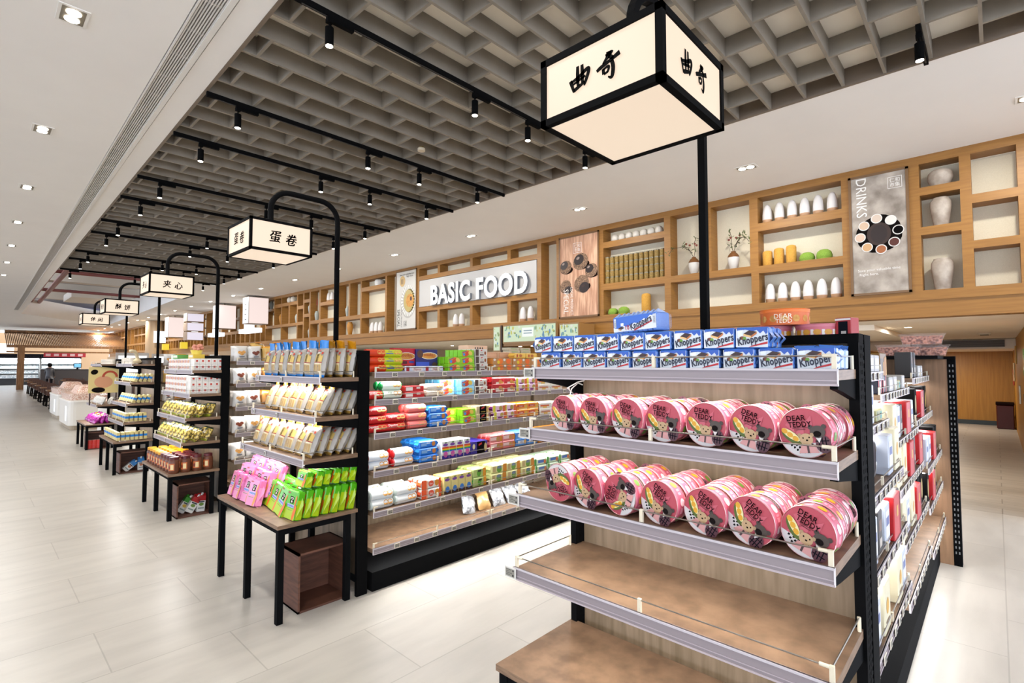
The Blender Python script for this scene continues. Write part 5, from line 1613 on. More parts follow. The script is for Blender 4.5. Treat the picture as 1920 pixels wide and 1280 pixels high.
# clear tubs of red biscuits on the end panel
def clear_tub(w, h):
    b = MB(); b.add([(-w / 2 * .86, -w * .3, 0), (w / 2 * .86, -w * .3, 0), (w / 2 * .86, w * .3, 0), (-w / 2 * .86, w * .3, 0), (-w / 2, -w * .36, h), (w / 2, -w * .36, h), (w / 2, w * .36, h), (-w / 2, w * .36, h)],
                   [(0, 1, 2, 3), (0, 1, 5, 4), (1, 2, 6, 5), (2, 3, 7, 6), (3, 0, 4, 7)], '#f0e6e2t'); tub = b.mesh('clear_tub')
    b = MB(); b.add([(-w / 2 * .84, -w * .29, .006), (w / 2 * .84, -w * .29, .006), (w / 2 * .84, w * .29, .006), (-w / 2 * .84, w * .29, .006), (-w / 2 * .95, -w * .34, h * .9), (w / 2 * .95, -w * .34, h * .9), (w / 2 * .95, w * .34, h * .9), (-w / 2 * .95, w * .34, h * .9)],
                   [(0, 1, 2, 3), (0, 1, 5, 4), (1, 2, 6, 5), (2, 3, 7, 6), (3, 0, 4, 7), (4, 5, 6, 7)], 'red_cookie_mix'); c = b.mesh('biscuits')
    b = MB(); b.rbox(-w / 2 - .008, w / 2 + .008, -w * .36 - .008, w * .36 + .008, h, h + .012, .004, '#e6d8d4t'); lid = b.mesh('lid')
    return Kind('biscuit_tub', 'biscuit tub', None, [('clear_tub', tub), ('biscuits', c), ('lid', lid)])
CT = clear_tub(.30, .082)
for x, y, z, n in ((5.64, .44, 1.766, 'nearest the end post'), (5.40, .60, 1.766, 'behind the end post tub'), (5.58, .46, 1.8605, 'on top of the pair'), (3.42, .62, 1.80, 'far left behind the gold tin')):
    if z == 1.80: continue
    CT.put((x, y, z), WEST + .1, f'clear tub of red biscuits {n}, at the right gondola end')
b = MB(); b.box(5.15, 5.80, .33, .84, 1.742, 1.765, '#1f1e20'); b.build('end_shelf', g1)

# ================================================================== THINGS IN THE LATTICE NICHES
XV = 8.215
def vase_kind(name, prof, m, n=18, cat='vase'):
    b = MB(); b.lathe(prof, n, m); return Kind(name, cat, b.mesh(name))
VW = vase_kind('ceramic_vase', [(.052, 0, '#cba784'), (.064, .012, '#cba784'), (.067, .048, '#e7e3df'), (.068, .055), (.066, .12), (.058, .18), (.046, .22), (.030, .245), (.014, .256), (.002, .258)], '#e7e3df')
VB = vase_kind('round_vase', [(.04, 0), (.062, .02), (.072, .055), (.066, .095), (.045, .125), (.02, .135), (.004, .137)], '#e6e0d4')
CY = vase_kind('felt_cylinder', [(.062, 0), (.068, .01), (.068, .20), (.060, .222), (.03, .232), (.004, .234)], 'mustard_felt', cat='ornament')
MG = vase_kind('moss_dome', [(.08, 0), (.098, .02), (.100, .055), (.085, .10), (.05, .125), (.004, .132)], 'green_moss', cat='ornament')
ST = vase_kind('stone_jar', [(.062, 0), (.075, .02), (.098, .17), (.105, .25), (.102, .29), (.088, .315), (.078, .32), (.080, .335), (.068, .335), (.066, .31)], 'stone_vase')
SR = vase_kind('stone_jar', [(.07, 0), (.10, .03), (.128, .10), (.118, .17), (.08, .205), (.055, .212), (.052, .20)], 'stone_vase', 20)
for i, y in enumerate((2.45, 2.28, 2.11, 1.945, 1.775, 1.60)):
    VW.put((XV, y, 3.8105), i, f'white vase with tan foot, top niche left of the drinks poster, {nth(i)} from left', 'white vases with tan feet', (1, 1, 1.12))
    VW.put((XV, y - .02, 2.6105), i, f'white vase with tan foot, bottom niche left of the drinks poster, {nth(i)} from left', 'white vases with tan feet')
for i, y in enumerate((2.46, 2.30, 2.135)): CY.put((XV, y, 3.1655), 0, f'mustard felt cylinder in the wide middle niche, {nth(i)} from left', 'mustard felt cylinders', (1, 1, 1.0 + .08 * i))
for i, y in enumerate((1.93, 1.715)): MG.put((XV, y, 3.1655), 0, f'green moss dome beside the mustard cylinders, {("left", "right")[i]} one of the pair', None, (1, 1, 1 + .1 * i))
SR.put((XV, .44, 3.8975), 0, 'squat grey stone jar in the top niche right of the drinks poster')
ST.put((XV, .445, 3.4005), 0, 'tall grey stone jar in the middle niche right of the drinks poster', None, (1, 1, 1.05))
ST.put((XV, .45, 2.6105), 0, 'tall grey stone jar in the bottom niche right of the drinks poster', None, (1.05, 1.05, 1.15))
for i in range(7): VB.put((XV, 5.10 - .147 * i, 3.9705), 0, f'small round white vase in the niche above the gold jars, {nth(i)} from left', 'small round white vases')
b = MB(); b.lathe([(.041, .0), (.043, .006), (.043, .098), (.038, .108)], 14, 'gold_grain'); jb = b.mesh('jar_body'); b = MB(); b.cyl((0, 0, .104), (0, 0, .124), .041, 14, '#a8a294m'); jl = b.mesh('lid')
JG = Kind('grain_jar', 'storage jar', None, [('jar_body', jb), ('lid', jl)])
for i in range(12):
    for k in range(4): JG.put((8.16, 5.235 - .1 * i, 3.1905 + .125 * k), 0, f'small jar of golden grain, {LAYER[k]} layer, {nth(i)} from left', 'small jars of golden grain', (1.05, 1.05, 1))
for i, y in enumerate((5.16, 4.93)): MG.put((XV, y, 2.6105), 0, f'green moss dome below the gold jars, {("left", "right")[i]} one', None, (.95 + .1 * i,) * 3)
CY.put((XV, 4.48, 2.6105), 0, 'single mustard felt cylinder below the gold jars', None, (1.2, 1.2, 1.45))
def branch_vase(y, label, s, berry):
    t = empty('vase_with_branches', (XV, y, 3.1805), 0, label, 'vase')
    b = MB(); b.lathe([(.045, 0), (.055, .01), (.085, .13), (.088, .18), (.078, .215), (.050, .255), (.030, .27), (.035, .285), (.024, .283)], 18, '#dcd8d0'); b.build('vase_body', t)
    b = MB(); b.lathe([(.0865, .19), (.080, .218), (.052, .258), (.032, .272), (.037, .287)], 18, '#8a6238'); b.build('brown_glaze', t)
    b = MB()
    P = [[(0, 0, .27), (0, .05 * s, .38), (-.01, .10 * s, .46), (-.02, .20 * s, .50)], [(0, 0, .27), (-.01, -.03 * s, .40), (-.02, -.02 * s, .52), (-.02, -.05 * s, .60)], [(0, .02 * s, .36), (-.08, .14 * s, .47), (-.18, .28 * s, .44), (-.20, .34 * s, .36)]]
    for p in P: b.tube(p, .0045, 5, '#5e4a30')
    b.build('branches', t)
    b = MB(); rn = random.Random(int(y * 10))
    for p in P:
        for q in p[1:]:
            for _ in range(4):
                a = [q[j] + rn.uniform(-.03, .03) for j in range(3)]; d = [rn.uniform(-.03, .03) for _ in range(3)]
                b.add([a, (a[0] + d[0], a[1] + d[1] + .012, a[2] + d[2]), (a[0] + 2 * d[0], a[1] + 2 * d[1], a[2] + 2 * d[2] + .01), (a[0] + d[0], a[1] + d[1] - .012, a[2] + d[2])], [(0, 1, 2, 3)], '#6f7a4a')
    b.build('leaves', t)
    b = MB()
    for q in ((-.02, .06 * s, .49), (-.03, -.03 * s, .50), (-.03, -.06 * s, .47), (-.02, .12 * s, .52)): b.lathe([(.001, -.018), (.02, 0), (.018, .012), (.001, .02)], 8, berry, q)
    b.build('berries', t)
branch_vase(3.60, 'white and brown vase with branches, left of the black lantern post', 1, '#9a4a30')
branch_vase(2.96, 'white and brown vase with branches, right of the black lantern post', -.9, '#8a4530')
for y0, n, zz, nm in ((9.65, 2, ZB, 'below the lit sign, left pair'), (7.42, 2, ZB, 'below the lit sign, right pair'), (13.45, 3, ZB, 'left of the pastry poster'), (16.15, 2, 3.765, 'in the high niche by the second lantern post')):
    for i in range(n): VW.put((XV, y0 - .22 * i, zz + .0005), 0, f'white vase {nm}, {nth(i)} from left', 'white vases in the far niches', (1.1, 1.1, 1.25))
b = MB(); b.lathe([(.10, 0), (.13, .03), (.14, .12), (.11, .17), (.02, .18)], 18, '#dedbd6'); b.tube([(0, .13, .12), (0, .2, .15), (0, .22, .12), (0, .14, .05)], .012, 6, '#dedbd6')
tag(b.build('white_teapot', None, (XV, 13.1, 3.9905)), 'round white teapot in the high niche left of the pastry poster', 'teapot')
VO = vase_kind('ceramic_vase', [(.05, 0), (.06, .02), (.10, .25), (.095, .33), (.06, .38), (.075, .40)], '#c79440')
VO.put((XV, 14.75, ZB + .0005), 0, 'ochre vase standing in a bottom niche beside the second lantern post'); VO.put((XV, 19.9, 3.1955), 0, 'ochre vase in the left part of the far lattice')
VG = vase_kind('ceramic_vase', [(.05, 0), (.06, .02), (.09, .22), (.085, .29), (.05, .33), (.06, .36)], '#b9bdb6')
for i, (y, z) in enumerate(((14.9, 3.1905), (20.9, 3.8505), (18.55, 3.1905), (17.0, 3.1905), (17.5, 3.4575), (17.5, 2.6105))):
    VG.put((XV, y, z), 0,  'grey white vase ' + ('in the tall niche beside the second lantern post', 'in the far left top niche', 'in the low middle niche of the far lattice', 'with red branches in a narrow tall niche', 'in a small square niche', 'in a narrow bottom niche')[i], None, (.85, .85, .9))
for i, y in enumerate((19.2, 18.9)): VB.put((XV, y, 3.9805), 0, f'round white vase in the far top niche, {("left", "right")[i]} one', None, (1.4, 1.4, 1.6))
b = MB(); b.tube([(0, 0, 0), (.0, .03, .25), (0, -.02, .5), (0, .01, .62)], .006, 5, '#6a3a2c')
for k in range(7): b.lathe([(.001, 0), (.022, .015), (.001, .035)], 6, '#b5483a', (0, .03 * math.sin(k * 2), .18 + .03 * k))
tag(b.build('red_branches', None, (XV, 17.0, 3.54)), 'red berry branches standing in the grey vase of the narrow niche', 'branches')

# ------------------------------------------------------------------ lettering and posters on the lattice
XS = 8.03
t = empty('channel_letter_sign', (XS, 0, 0), 0, 'large white raised lettering BASIC FOOD on the lattice wall', 'sign')
vs, fs = text_geo('BASIC FOOD', .035)
ux0, ux1 = min(v[0] for v in vs), max(v[0] for v in vs); uy0, uy1 = min(v[1] for v in vs), max(v[1] for v in vs)
Y0_, Y1_, Z0_, Z1_ = 10.42, 7.13, 3.19, 3.69
def mp(x, y): return Y0_ + (Y1_ - Y0_) * (x - ux0) / (ux1 - ux0), Z0_ + (Z1_ - Z0_) * (y - uy0) / (uy1 - uy0)
adj = {i: set() for i in range(len(vs))}
for f in fs:
    for i in f: adj[i].update(f)
seen = set(); comps = []
for i in adj:
    if i in seen: continue
    st_, c = [i], set()
    while st_:
        k = st_.pop()
        if k in c: continue
        c.add(k); st_ += adj[k]
    seen |= c; comps.append(c)
for c in sorted(comps, key=lambda c: min(vs[i][0] for i in c)):
    F = [f for f in fs if f[0] in c]
    ed = {}
    for f in F:
        for a, q in zip(f, f[1:] + f[:1]): ed[(min(a, q), max(a, q))] = ed.get((min(a, q), max(a, q)), 0) + 1
    idx = {k: n for n, k in enumerate(sorted(c))}
    cx = sum(vs[k][0] for k in c) / len(c)
    pts = [mp(*vs[k]) for k in sorted(c)]
    b = MB()
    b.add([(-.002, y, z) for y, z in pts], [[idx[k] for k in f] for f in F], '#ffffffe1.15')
    n = len(pts)
    b.add([(0, y, z) for y, z in pts] + [(.07, y, z) for y, z in pts], [(idx[a], idx[q], idx[q] + n, idx[a] + n) for (a, q), m_ in ed.items() if m_ == 1], '#8e9299')  # side shadow of the letters is put into this grey
    b.build('letter', t)
mb = MB(); mb.box(8.105, 8.115, 6.94, 11.0, 3.19, 3.88, '#c9c6c2'); mb.build('backing_board', t, (-XS, 0, 0))

def poster(yf, yn, z0, z1, label, base, border=.03):
    t = empty('framed_poster', (XW - .012, 0, 0), 0, label, 'poster')
    b = MB(); 
    for a in ((yn, yf, z0, z0 + border), (yn, yf, z1 - border, z1), (yn, yn + border, z0, z1), (yf - border, yf, z0, z1)): b.box(-.01, .01, a[0], a[1], a[2], a[3], '#8d6f4c')
    b.build('frame', t)
    b = MB(); b.box(-.002, .008, yn + border, yf - border, z0 + border, z1 - border, base)
    b.build('poster_sheet', t)
    # print coordinates: x to the right (towards -Y), y up, origin at lower left
    return t, (lambda l: (lambda x, y: Vector((-.003 - l, yf - border - x, z0 + border + y)))), yf - yn - 2 * border, z1 - z0 - 2 * border
def logo(b, f, cx, cy, s, m):
    for a in ((-s, s, -s, -s * .93), (-s, s, s * .93, s), (-s, -s * .93, -s, s), (s * .93, s, -s, s)): b.rect(f, cx + a[0], cx + a[1], cy + a[2], cy + a[3], m)
    b.text(f, '仁和', s * .8, m, cx, cy + s * .38, 0, .95); b.text(f, '市集', s * .8, m, cx, cy - s * .42, 0, .95)
t, F, W_, H_ = poster(1.385, .74, 2.60, 4.20, 'tall drinks poster with a ring of cups on grey stone', 'drink_stone')
b = MB(); b.text(F(.002), 'DRINKS', .165, '#f2efe9', .115, 1.27, -PI / 2, .92); logo(b, F(.002), .475, 1.40, .075, '#f2efe9')
b.text(F(.002), 'Save your valuable time', .048, '#f2efe9', .28, .30); b.text(F(.002), 'Right here.', .048, '#f2efe9', .175, .245); b.build('printed_text', t)
b = MB(); cx, cy = W_ * .50, .76
pts = [(cx + (.245 + .008 * math.sin(k * 5)) * math.cos(2 * PI * k / 40), cy + (.245 + .008 * math.cos(k * 7)) * math.sin(2 * PI * k / 40)) for k in range(40)]
b.mark(F(.002), pts, '#1d1613'); b.disc(F(.003), cx, cy, .13, .15, '#4a3324', 20); b.disc(F(.0035), cx, cy, .09, .12, '#3a261a', 16)
for k, c in enumerate(('#14100e', '#e6ded6', '#d9c8b8', '#d8c0a8', '#dcc4b0', '#d2ae84', '#b0764a', '#6a3420')):
    a = 2 * PI * k / 8 + .1
    x, y = cx + .205 * math.cos(a), cy + .205 * math.sin(a)
    b.disc(F(.004), x, y, .062, .062, '#e4e0da', 18); b.disc(F(.0045), x, y, .051, .051, c, 18)
b.build('printed_picture', t)
t, F, W_, H_ = poster(6.33, 5.38, 2.60, 4.22, 'tall poster of acorns on brown wood', 'acorn_wood')
b = MB()
for x, y, r, c in ((.02, .98, .16, 1), (.50, 1.05, .20, 1), (.06, .60, .15, 0), (.52, .62, .20, 0), (.80, .85, .16, 1)):
    x = min(max(x, r * .9), W_ - r * .9)
    b.disc(F(.002), x + .02, y - .06, r * .95, r * .5, '#2a1811', 18); b.disc(F(.003), x, y, r * .9, r * .8, 'acorn_cup', 20, .5)
    b.disc(F(.004), x - (.04 if c else -.06), y + (.04 if c else -.08), r * .6, r * .5, '#3a2318', 18, .4); b.disc(F(.005), x - (.06 if c else -.04), y + (.07 if c else -.05), r * .2, r * .13, '#a8968c' if c else '#4e3020', 12, .4)
b.build('printed_picture', t)
b = MB(); logo(b, F(.006), W_ * .48, 1.33, .10, '#f6efe8'); b.text(F(.006), 'SPECIAL', .17, '#f6efe8', .15, .30, -PI / 2, .8); b.text(F(.006), 'LOCAL PRODUCT', .09, '#f6efe8', .29, .30, -PI / 2, .75); b.build('printed_text', t)
t, F, W_, H_ = poster(12.05, 11.10, 2.62, 4.24, 'tall pale poster with a pastry on a striped plate', '#dedad2')
b = MB(); b.disc(F(.002), .28, 1.30, .13, .15, '#d9b878', 18); 
for k in range(3): b.rect(F(.004), .22 + .04 * k, .235 + .04 * k, 1.22, 1.36, '#4a3220')
b.disc(F(.0015), .55, .72, .35, .44, '#c9c4bc', 28)
for k in range(26):
    a, c = 2 * PI * k / 26, 2 * PI * (k + .55) / 26
    b.mark(F(.003), [(min(.55 + r * .78 * math.cos(q), W_), .75 + r * math.sin(q)) for r, q in ((.30, a), (.42, a), (.42, c), (.30, c))], '#f2eee6')
b.disc(F(.003), .60, .75, .25, .32, '#cbb878', 22); b.disc(F(.004), .63, .75, .18, .18, 'cookie', 18); b.disc(F(.005), .68, .80, .05, .06, '#6a3a20', 10); b.build('printed_picture', t)
b = MB(); b.text(F(.002), 'SPECIAL', .17, '#2c2a28', .11, .30, -PI / 2, .8); b.text(F(.002), 'LOCAL PRODUCT', .085, '#3a3734', .25, .30, -PI / 2, .75); logo(b, F(.002), .42, .14, .07, '#3a3734')
b.text(F(.002), 'Save your valuable time', .07, '#3a3734', .48, 1.48); b.text(F(.002), 'Right here.', .07, '#3a3734', .62, 1.42); b.build('printed_text', t)

# ------------------------------------------------------------------ lit kiosk below the lattice
t = empty('kiosk', (7.6, 6.7, 0), 0, 'wooden kiosk with lit floral header panels behind the biscuit gondola', 'kiosk')
b = MB(); b.box(.02, .45, -.70, .73, 2.06, 2.50, '#b08a58'); b.build('header', t)
def lightbox(name, y0, y1, z0, z1, seed):
    b = MB(); b.box(.0, .02, y0, y1, z0, z1, '#a98a60'); fr = b.build(name, t)
    b = MB(); b.poly([(-.002, y0 + .02, z0 + .03), (-.002, y1 - .02, z0 + .03), (-.002, y1 - .02, z1 - .03), (-.002, y0 + .02, z1 - .03)], '#cfe0bee0.75')
    rn = random.Random(seed)
    for k in range(int(60 * (y1 - y0))):
        y, z = rn.uniform(y0 + .05, y1 - .05), rn.uniform(z0 + .05, z1 - .05)
        if y1 - y0 > 1 and abs(y - (y0 + y1) / 2) < .17: continue
        b.disc(lambda p, q, k=k: Vector((-.003 - .0002 * k, p, q)), y, z, rn.uniform(.01, .03), rn.uniform(.01, .05), rn.choice(['#8fc0b0e0.5', '#d8d36ae0.6', '#7aa8c8e0.5', '#e2e6dae0.7', '#9fb87ae0.5']), 8)
    if y1 - y0 > 1:
        b.rect(lambda p, q: Vector((-.020, p, q)), (y0 + y1) / 2 - .15, (y0 + y1) / 2 + .15, z0 + .12, z1 - .08, '#eef2ece0.8')
        for k in range(2): b.rect(lambda p, q: Vector((-.021, p, q)), (y0 + y1) / 2 - .11, (y0 + y1) / 2 + .11, z0 + .18 + .05 * k, z0 + .20 + .05 * k, '#9ab0b8')
    b.build('lit_panel', t).parent = fr
lightbox('light_box', -.68, .73, 2.12, 2.50, 1); lightbox('light_box', .80, 1.02, 1.95, 2.50, 2); lightbox('light_box', -1.20, -.75, 2.12, 2.46, 3)
b = MB(); b.box(.0, .5, .76, .80, 0, 2.5, '#5a4632'); b.build('post', t)
b = MB(); b.box(.02, .5, .80, 1.02, 1.95, 2.49, '#b08a58'); b.build('side_casing', t)
b = MB(); b.box(.02, .5, -1.2, -.75, 2.1, 2.45, '#b08a58'); b.build('side_casing', t)
b = MB(); b.box(.6, .64, -.7, 1.0, 0, 2.5, 'corridor_wood'); b.build('back_wall', t)
b = MB(); b.box(.1, .6, -.7, .7, 0, 1.0, '#8a6a48'); b.build('counter', t)
for k in range(3):
    b = MB(); b.cyl((.12, .35 - .33 * k, 2.05), (.12, .35 - .33 * k, 2.062), .035, 14, '#fff4e0e8'); b.build('downlight', t)
    spot_lamp('kiosk_beam', (7.75, 7.05 - .33 * k, 2.03), 12, R_(100))

# ================================================================== FAR END OF THE STORE
# hanging light boxes and lit signs along the far lattice
for i, (y, z0, z1, w, d) in enumerate(((20.7, 3.22, 4.24, .10, .62), (24.2, 3.2, 4.22, .10, .62), (32, 3.1, 4.18, .1, .75))):
    t = empty('hanging_light_box', (7.55, y, 0), 0, f'tall white hanging light box in front of the far lattice, {nth(i)} from the right', 'light box')
    b = MB(); b.box(-.36, .36, -d / 2, d / 2, z0, z1, '#a8988a'); b.box(-.02, .02, -.02, .02, z1, 4.299, '#8a7a6a'); b.build('casing', t)
    b = MB(); b.poly([(-.35, -d / 2 - .004, z0 + .02), (.35, -d / 2 - .004, z0 + .02), (.35, -d / 2 - .004, z1 - .02), (-.35, -d / 2 - .004, z1 - .02)], '#f4e0dae0.85'); b.poly([(-.364, -d / 2 + .02, z0 + .02), (-.364, d / 2 - .02, z0 + .02), (-.364, d / 2 - .02, z1 - .02), (-.364, -d / 2 + .02, z1 - .02)], '#eef0f4e0.8')
    if i == 0:
        for k in range(4): b.rect(lambda x, y_: Vector((-.367, x, y_)), -.08 + .03 * (k % 2), .06 + .02 * (k % 2), z0 + .15 + .19 * k, z0 + .18 + .19 * k, '#3a3634')
    b.build('lit_face', t)
for i, (y, z0, z1, d) in enumerate(((22.6, 3.06, 4.2, .9), (26.8, 3.06, 4.1, .6))):
    t = empty('lit_wall_sign', (7.95, y, 0), 0, f'glowing white L shaped sign between the hanging light boxes, {("nearer", "farther")[i]} one', 'lit sign')
    b = MB(); b.box(0, .1, -d / 2, d / 2, z0, z1, '#ffffffe1.1'); b.build('lit_face', t)
    b = MB(); b.box(-.2, .1, -d / 2 - .8, d / 2, z0 - .10, z0 + .08, '#ffffffe1.1'); b.build('lit_foot', t)
t = empty('stacked_light_boxes', (7.55, 28.6, 0), 0, 'column of three stacked square light boxes on the far lattice', 'light box')
for k in range(3):
    b = MB(); b.box(-.36, .36, -.3, .3, 2.85 + .45 * k, 3.25 + .45 * k, '#b8a28e'); b.box(.36, .549, -.03, .03, 3.0 + .45 * k, 3.06 + .45 * k, '#8a7a6a'); c = b.build('light_box', t)
    b = MB(); b.poly([(-.34, -.304, 2.87 + .45 * k), (.34, -.304, 2.87 + .45 * k), (.34, -.304, 3.23 + .45 * k), (-.34, -.304, 3.23 + .45 * k)], '#e8e0eee0.8'); b.build('lit_face', t).parent = c
b = MB(); b.box(-.02, .02, -.5, .5, 3.0, 3.9, '#ffffffe1.5'); tag(b.build('lit_wall_sign', None, (8.079, 30.4, 0)), 'round ended glowing sign left of the stacked light boxes', 'lit sign')
b = MB(); b.box(-.02, .02, -.4, .4, 0, .22, '#3ad06ae1.0'); EX = Kind('exit_sign', 'exit sign', b.mesh('exit_sign'))
EX.put((8.078, 39, 3.75), 0, 'small green lit exit sign high on the far lattice')
# floor to ceiling slats and round column
b = MB(); b.cyl((7.7, 37, 0), (7.7, 37, 4.29), .45, 20, '#bfa686'); structure(b.build('column_1'))
b = MB(); b.box(8.0, 8.09, 20, 54, 0, 2.28, '#b89a72'); structure(b.build('wall_far_right'))

# slatted timber canopy over the cafe
t = empty('slatted_canopy', (5.6, 49, 0), 0, 'wooden slatted canopy roof over the far cafe', 'canopy')
b = MB()
for k in range(90):
    x = -3.9 + .088 * k
    b.add([(x, -2.2, 2.95), (x + .045, -2.2, 2.95), (x + .045, 1.5, 3.95), (x, 1.5, 3.95), (x, -2.2, 2.87), (x + .045, -2.2, 2.87), (x + .045, 1.5, 3.87), (x, 1.5, 3.87)], [(0, 1, 2, 3), (4, 5, 6, 7), (0, 1, 5, 4), (0, 3, 7, 4), (1, 2, 6, 5)], 'cafe_wood')
b.build('slats', t)
b = MB(); b.box(-3.9, 4, -2.3, -2.2, 2.78, 2.95, 'cafe_wood'); b.box(-3.9, 4, 1.5, 1.6, 3.85, 4.1, 'cafe_wood'); b.box(-3.9, 4, -2.3, -2.24, 2.45, 2.55, 'cafe_wood'); b.build('beams', t)
for x in (-3.2, 3.6):
    b = MB(); b.box(x - .17, x + .17, -2.35, -2.0, 0, 2.9, 'cafe_wood'); b.build('post', t)
mb = MB(); mb.box(-16, 9, 60, 60.1, 0, 4.3, '#c9a984'); structure(mb.build('wall_far'))
# chilled cabinets along the far wall
for k in range(5):
    x = -5 + 2.6 * k
    t = empty('chilled_display_cabinet', (x, 57.5, 0), 0, f'brightly lit open chilled cabinet against the far wall, {nth(k)} from left', 'display cabinet', None)
    b = MB(); b.box(-1.28, 1.28, .3, .9, 0, 2.2, '#d9d9d6'); b.box(-1.28, 1.28, -.5, .3, 0, .55, '#3a3b3e'); b.box(-1.28, -1.24, -.4, .3, .5, 2.2, '#d9d9d6'); b.box(1.24, 1.28, -.4, .3, .5, 2.2, '#d9d9d6'); b.build('body', t)
    b = MB(); b.box(-1.28, 1.28, -.5, .3, 2.15, 2.5, '#2e2c30'); b.build('header', t)
    b = MB(); b.box(-1.2, 1.2, -.35, -.25, 2.1, 2.15, '#f4fbffe6'); b.build('light_bar', t)
    for q in range(4):
        b = MB(); b.box(-1.22, 1.22, -.3 + .06 * q * 0, .3, .55 + .38 * q, .58 + .38 * q, '#e8ecee'); sh = b.build('shelf', t)
        b = MB(); b.box(-1.2, 1.2, -.25, .25, .581 + .38 * q, .80 + .38 * q, 'chill_goods'); g = b.build('packed_goods', t); g['kind'] = 'stuff'
    area_lamp('cabinet_light', (x, 57.1, 2.05), 2.2, .1, 60, (.9, .97, 1), (R_(30), 0, 0))
# lit white panels above the cabinets
for k, x in enumerate((-5.5, .8, 2.2)):
    b = MB(); b.box(-.9 if k == 0 else -.45, .9 if k == 0 else .45, -.04, .02, 0, .8, '#fff6eae1.2')
    tag(b.build('wall_light_box', None, (x, 59.95, 2.6)), f'lit pale panel above the chilled cabinets, {nth(k)} from left', 'light panel')
# cafe counter with screens and red notices
t = empty('cafe_counter', (5.6, 44, 0), 0, 'long dark grey cafe counter under the canopy', 'counter')
b = MB(); b.box(-2.4, 1.6, 0, .9, 0, 1.30, '#5a5556'); b.box(-2.42, 1.62, -.02, .95, 1.30, 1.34, '#3a3738'); b.build('body', t)
for k, x in enumerate((5.0, 6.1)):
    t = empty('till_screen', (x, 44.3, 1.341), 0, f'small till screen glowing blue on the cafe counter, {("left", "right")[k]} one', 'till screen')
    b = MB(); b.box(-.05, .05, -.05, .05, 0, .12, '#1c1c1e'); b.box(-.2, .2, -.03, .03, .1, .4, '#1c1c1e'); b.build('stand', t)
    b = MB(); b.box(-.17, .17, -.034, -.031, .14, .36, '#6fb4e8e1.2'); b.build('screen', t)
b = MB(); b.box(-1.1, 1.1, -.02, .02, 0, .28, '#c23a48')
for k in range(5): b.rect(lambda x, y: Vector((x, -.024, y)), -1.0 + .42 * k, -.75 + .42 * k, .06, .22, '#e9c9cc')
tag(b.build('red_banner', None, (4.6, 46.73, 2.169)), 'red notice strip hanging under the canopy above the counter', 'banner')
b = MB(); b.box(-.02, .02, -.02, .02, 0, .3, '#2a2a2a')
for k, (x, w) in enumerate(((4.35, 1.0), (6.0, .9))):
    t = empty('lit_menu_screen', (x + .55, 27.2 + 2 * k, 0), 0, f'white glowing advertising screen beyond the racks, {("left", "right")[k]} one', 'screen')
    b = MB(); b.box(-w / 2 - .08, w / 2 + .08, 0, .12, 0, 2.18, '#c9c4be'); b.build('casing', t)
    b = MB(); b.box(-w / 2, w / 2, -.006, -.002, 1.35, 2.05, '#ffffffe1.5'); b.build('lit_face', t)
# cafe tables and chairs
b = MB(); b.rbox(-.35, .35, -.35, .35, .71, .75, .008, 'cafe_wood'); top = b.mesh('table_top'); b = MB(); b.box(-.04, .04, -.04, .04, 0, .71, '#2a2624'); b.box(-.25, .25, -.03, .03, 0, .03, '#2a2624'); b.box(-.03, .03, -.25, .25, 0, .03, '#2a2624'); ped = b.mesh('pedestal')
CTb = Kind('cafe_table', 'table', None, [('table_top', top), ('pedestal', ped)])
b = MB(); b.rbox(-.2, .2, -.2, .2, .43, .46, .008, '#6a4632'); seat = b.mesh('seat'); b = MB(); b.box(-.2, .2, .17, .2, .46, .85, '#6a4632'); back = b.mesh('backrest'); legs = []
for sx in (-1, 1):
    for sy in (-1, 1):
        b = MB(); b.tube([(sx * .17, sy * .17, .43), (sx * .20, sy * .20, 0)], .018, 6, '#2a2220'); legs.append(('leg', b.mesh('leg')))
CCh = Kind('cafe_chair', 'chair', None, [('seat', seat), ('backrest', back)] + legs)
n = 0
for r in range(6):
    for c in range(3):
        x, y = 2.35 + 1.55 * c + .05 * r, 25.2 + 3.0 * r
        if c == 2 and r < 2: continue
        CTb.put((x, y, 0), 0, f'wooden cafe table, {nth(r)} row from the camera, {nth(c)} from the aisle', 'wooden cafe tables')
        for q, (dx, dy, rz) in enumerate(((0, .5, 0), (0, -.5, PI), (.5, 0, -PI / 2))):
            CCh.put((x + dx, y + dy, 0), rz, f'brown cafe chair, table row {NTH[r]}, {nth(c)} table from the aisle, {("far", "near", "right")[q]} side', 'brown cafe chairs')
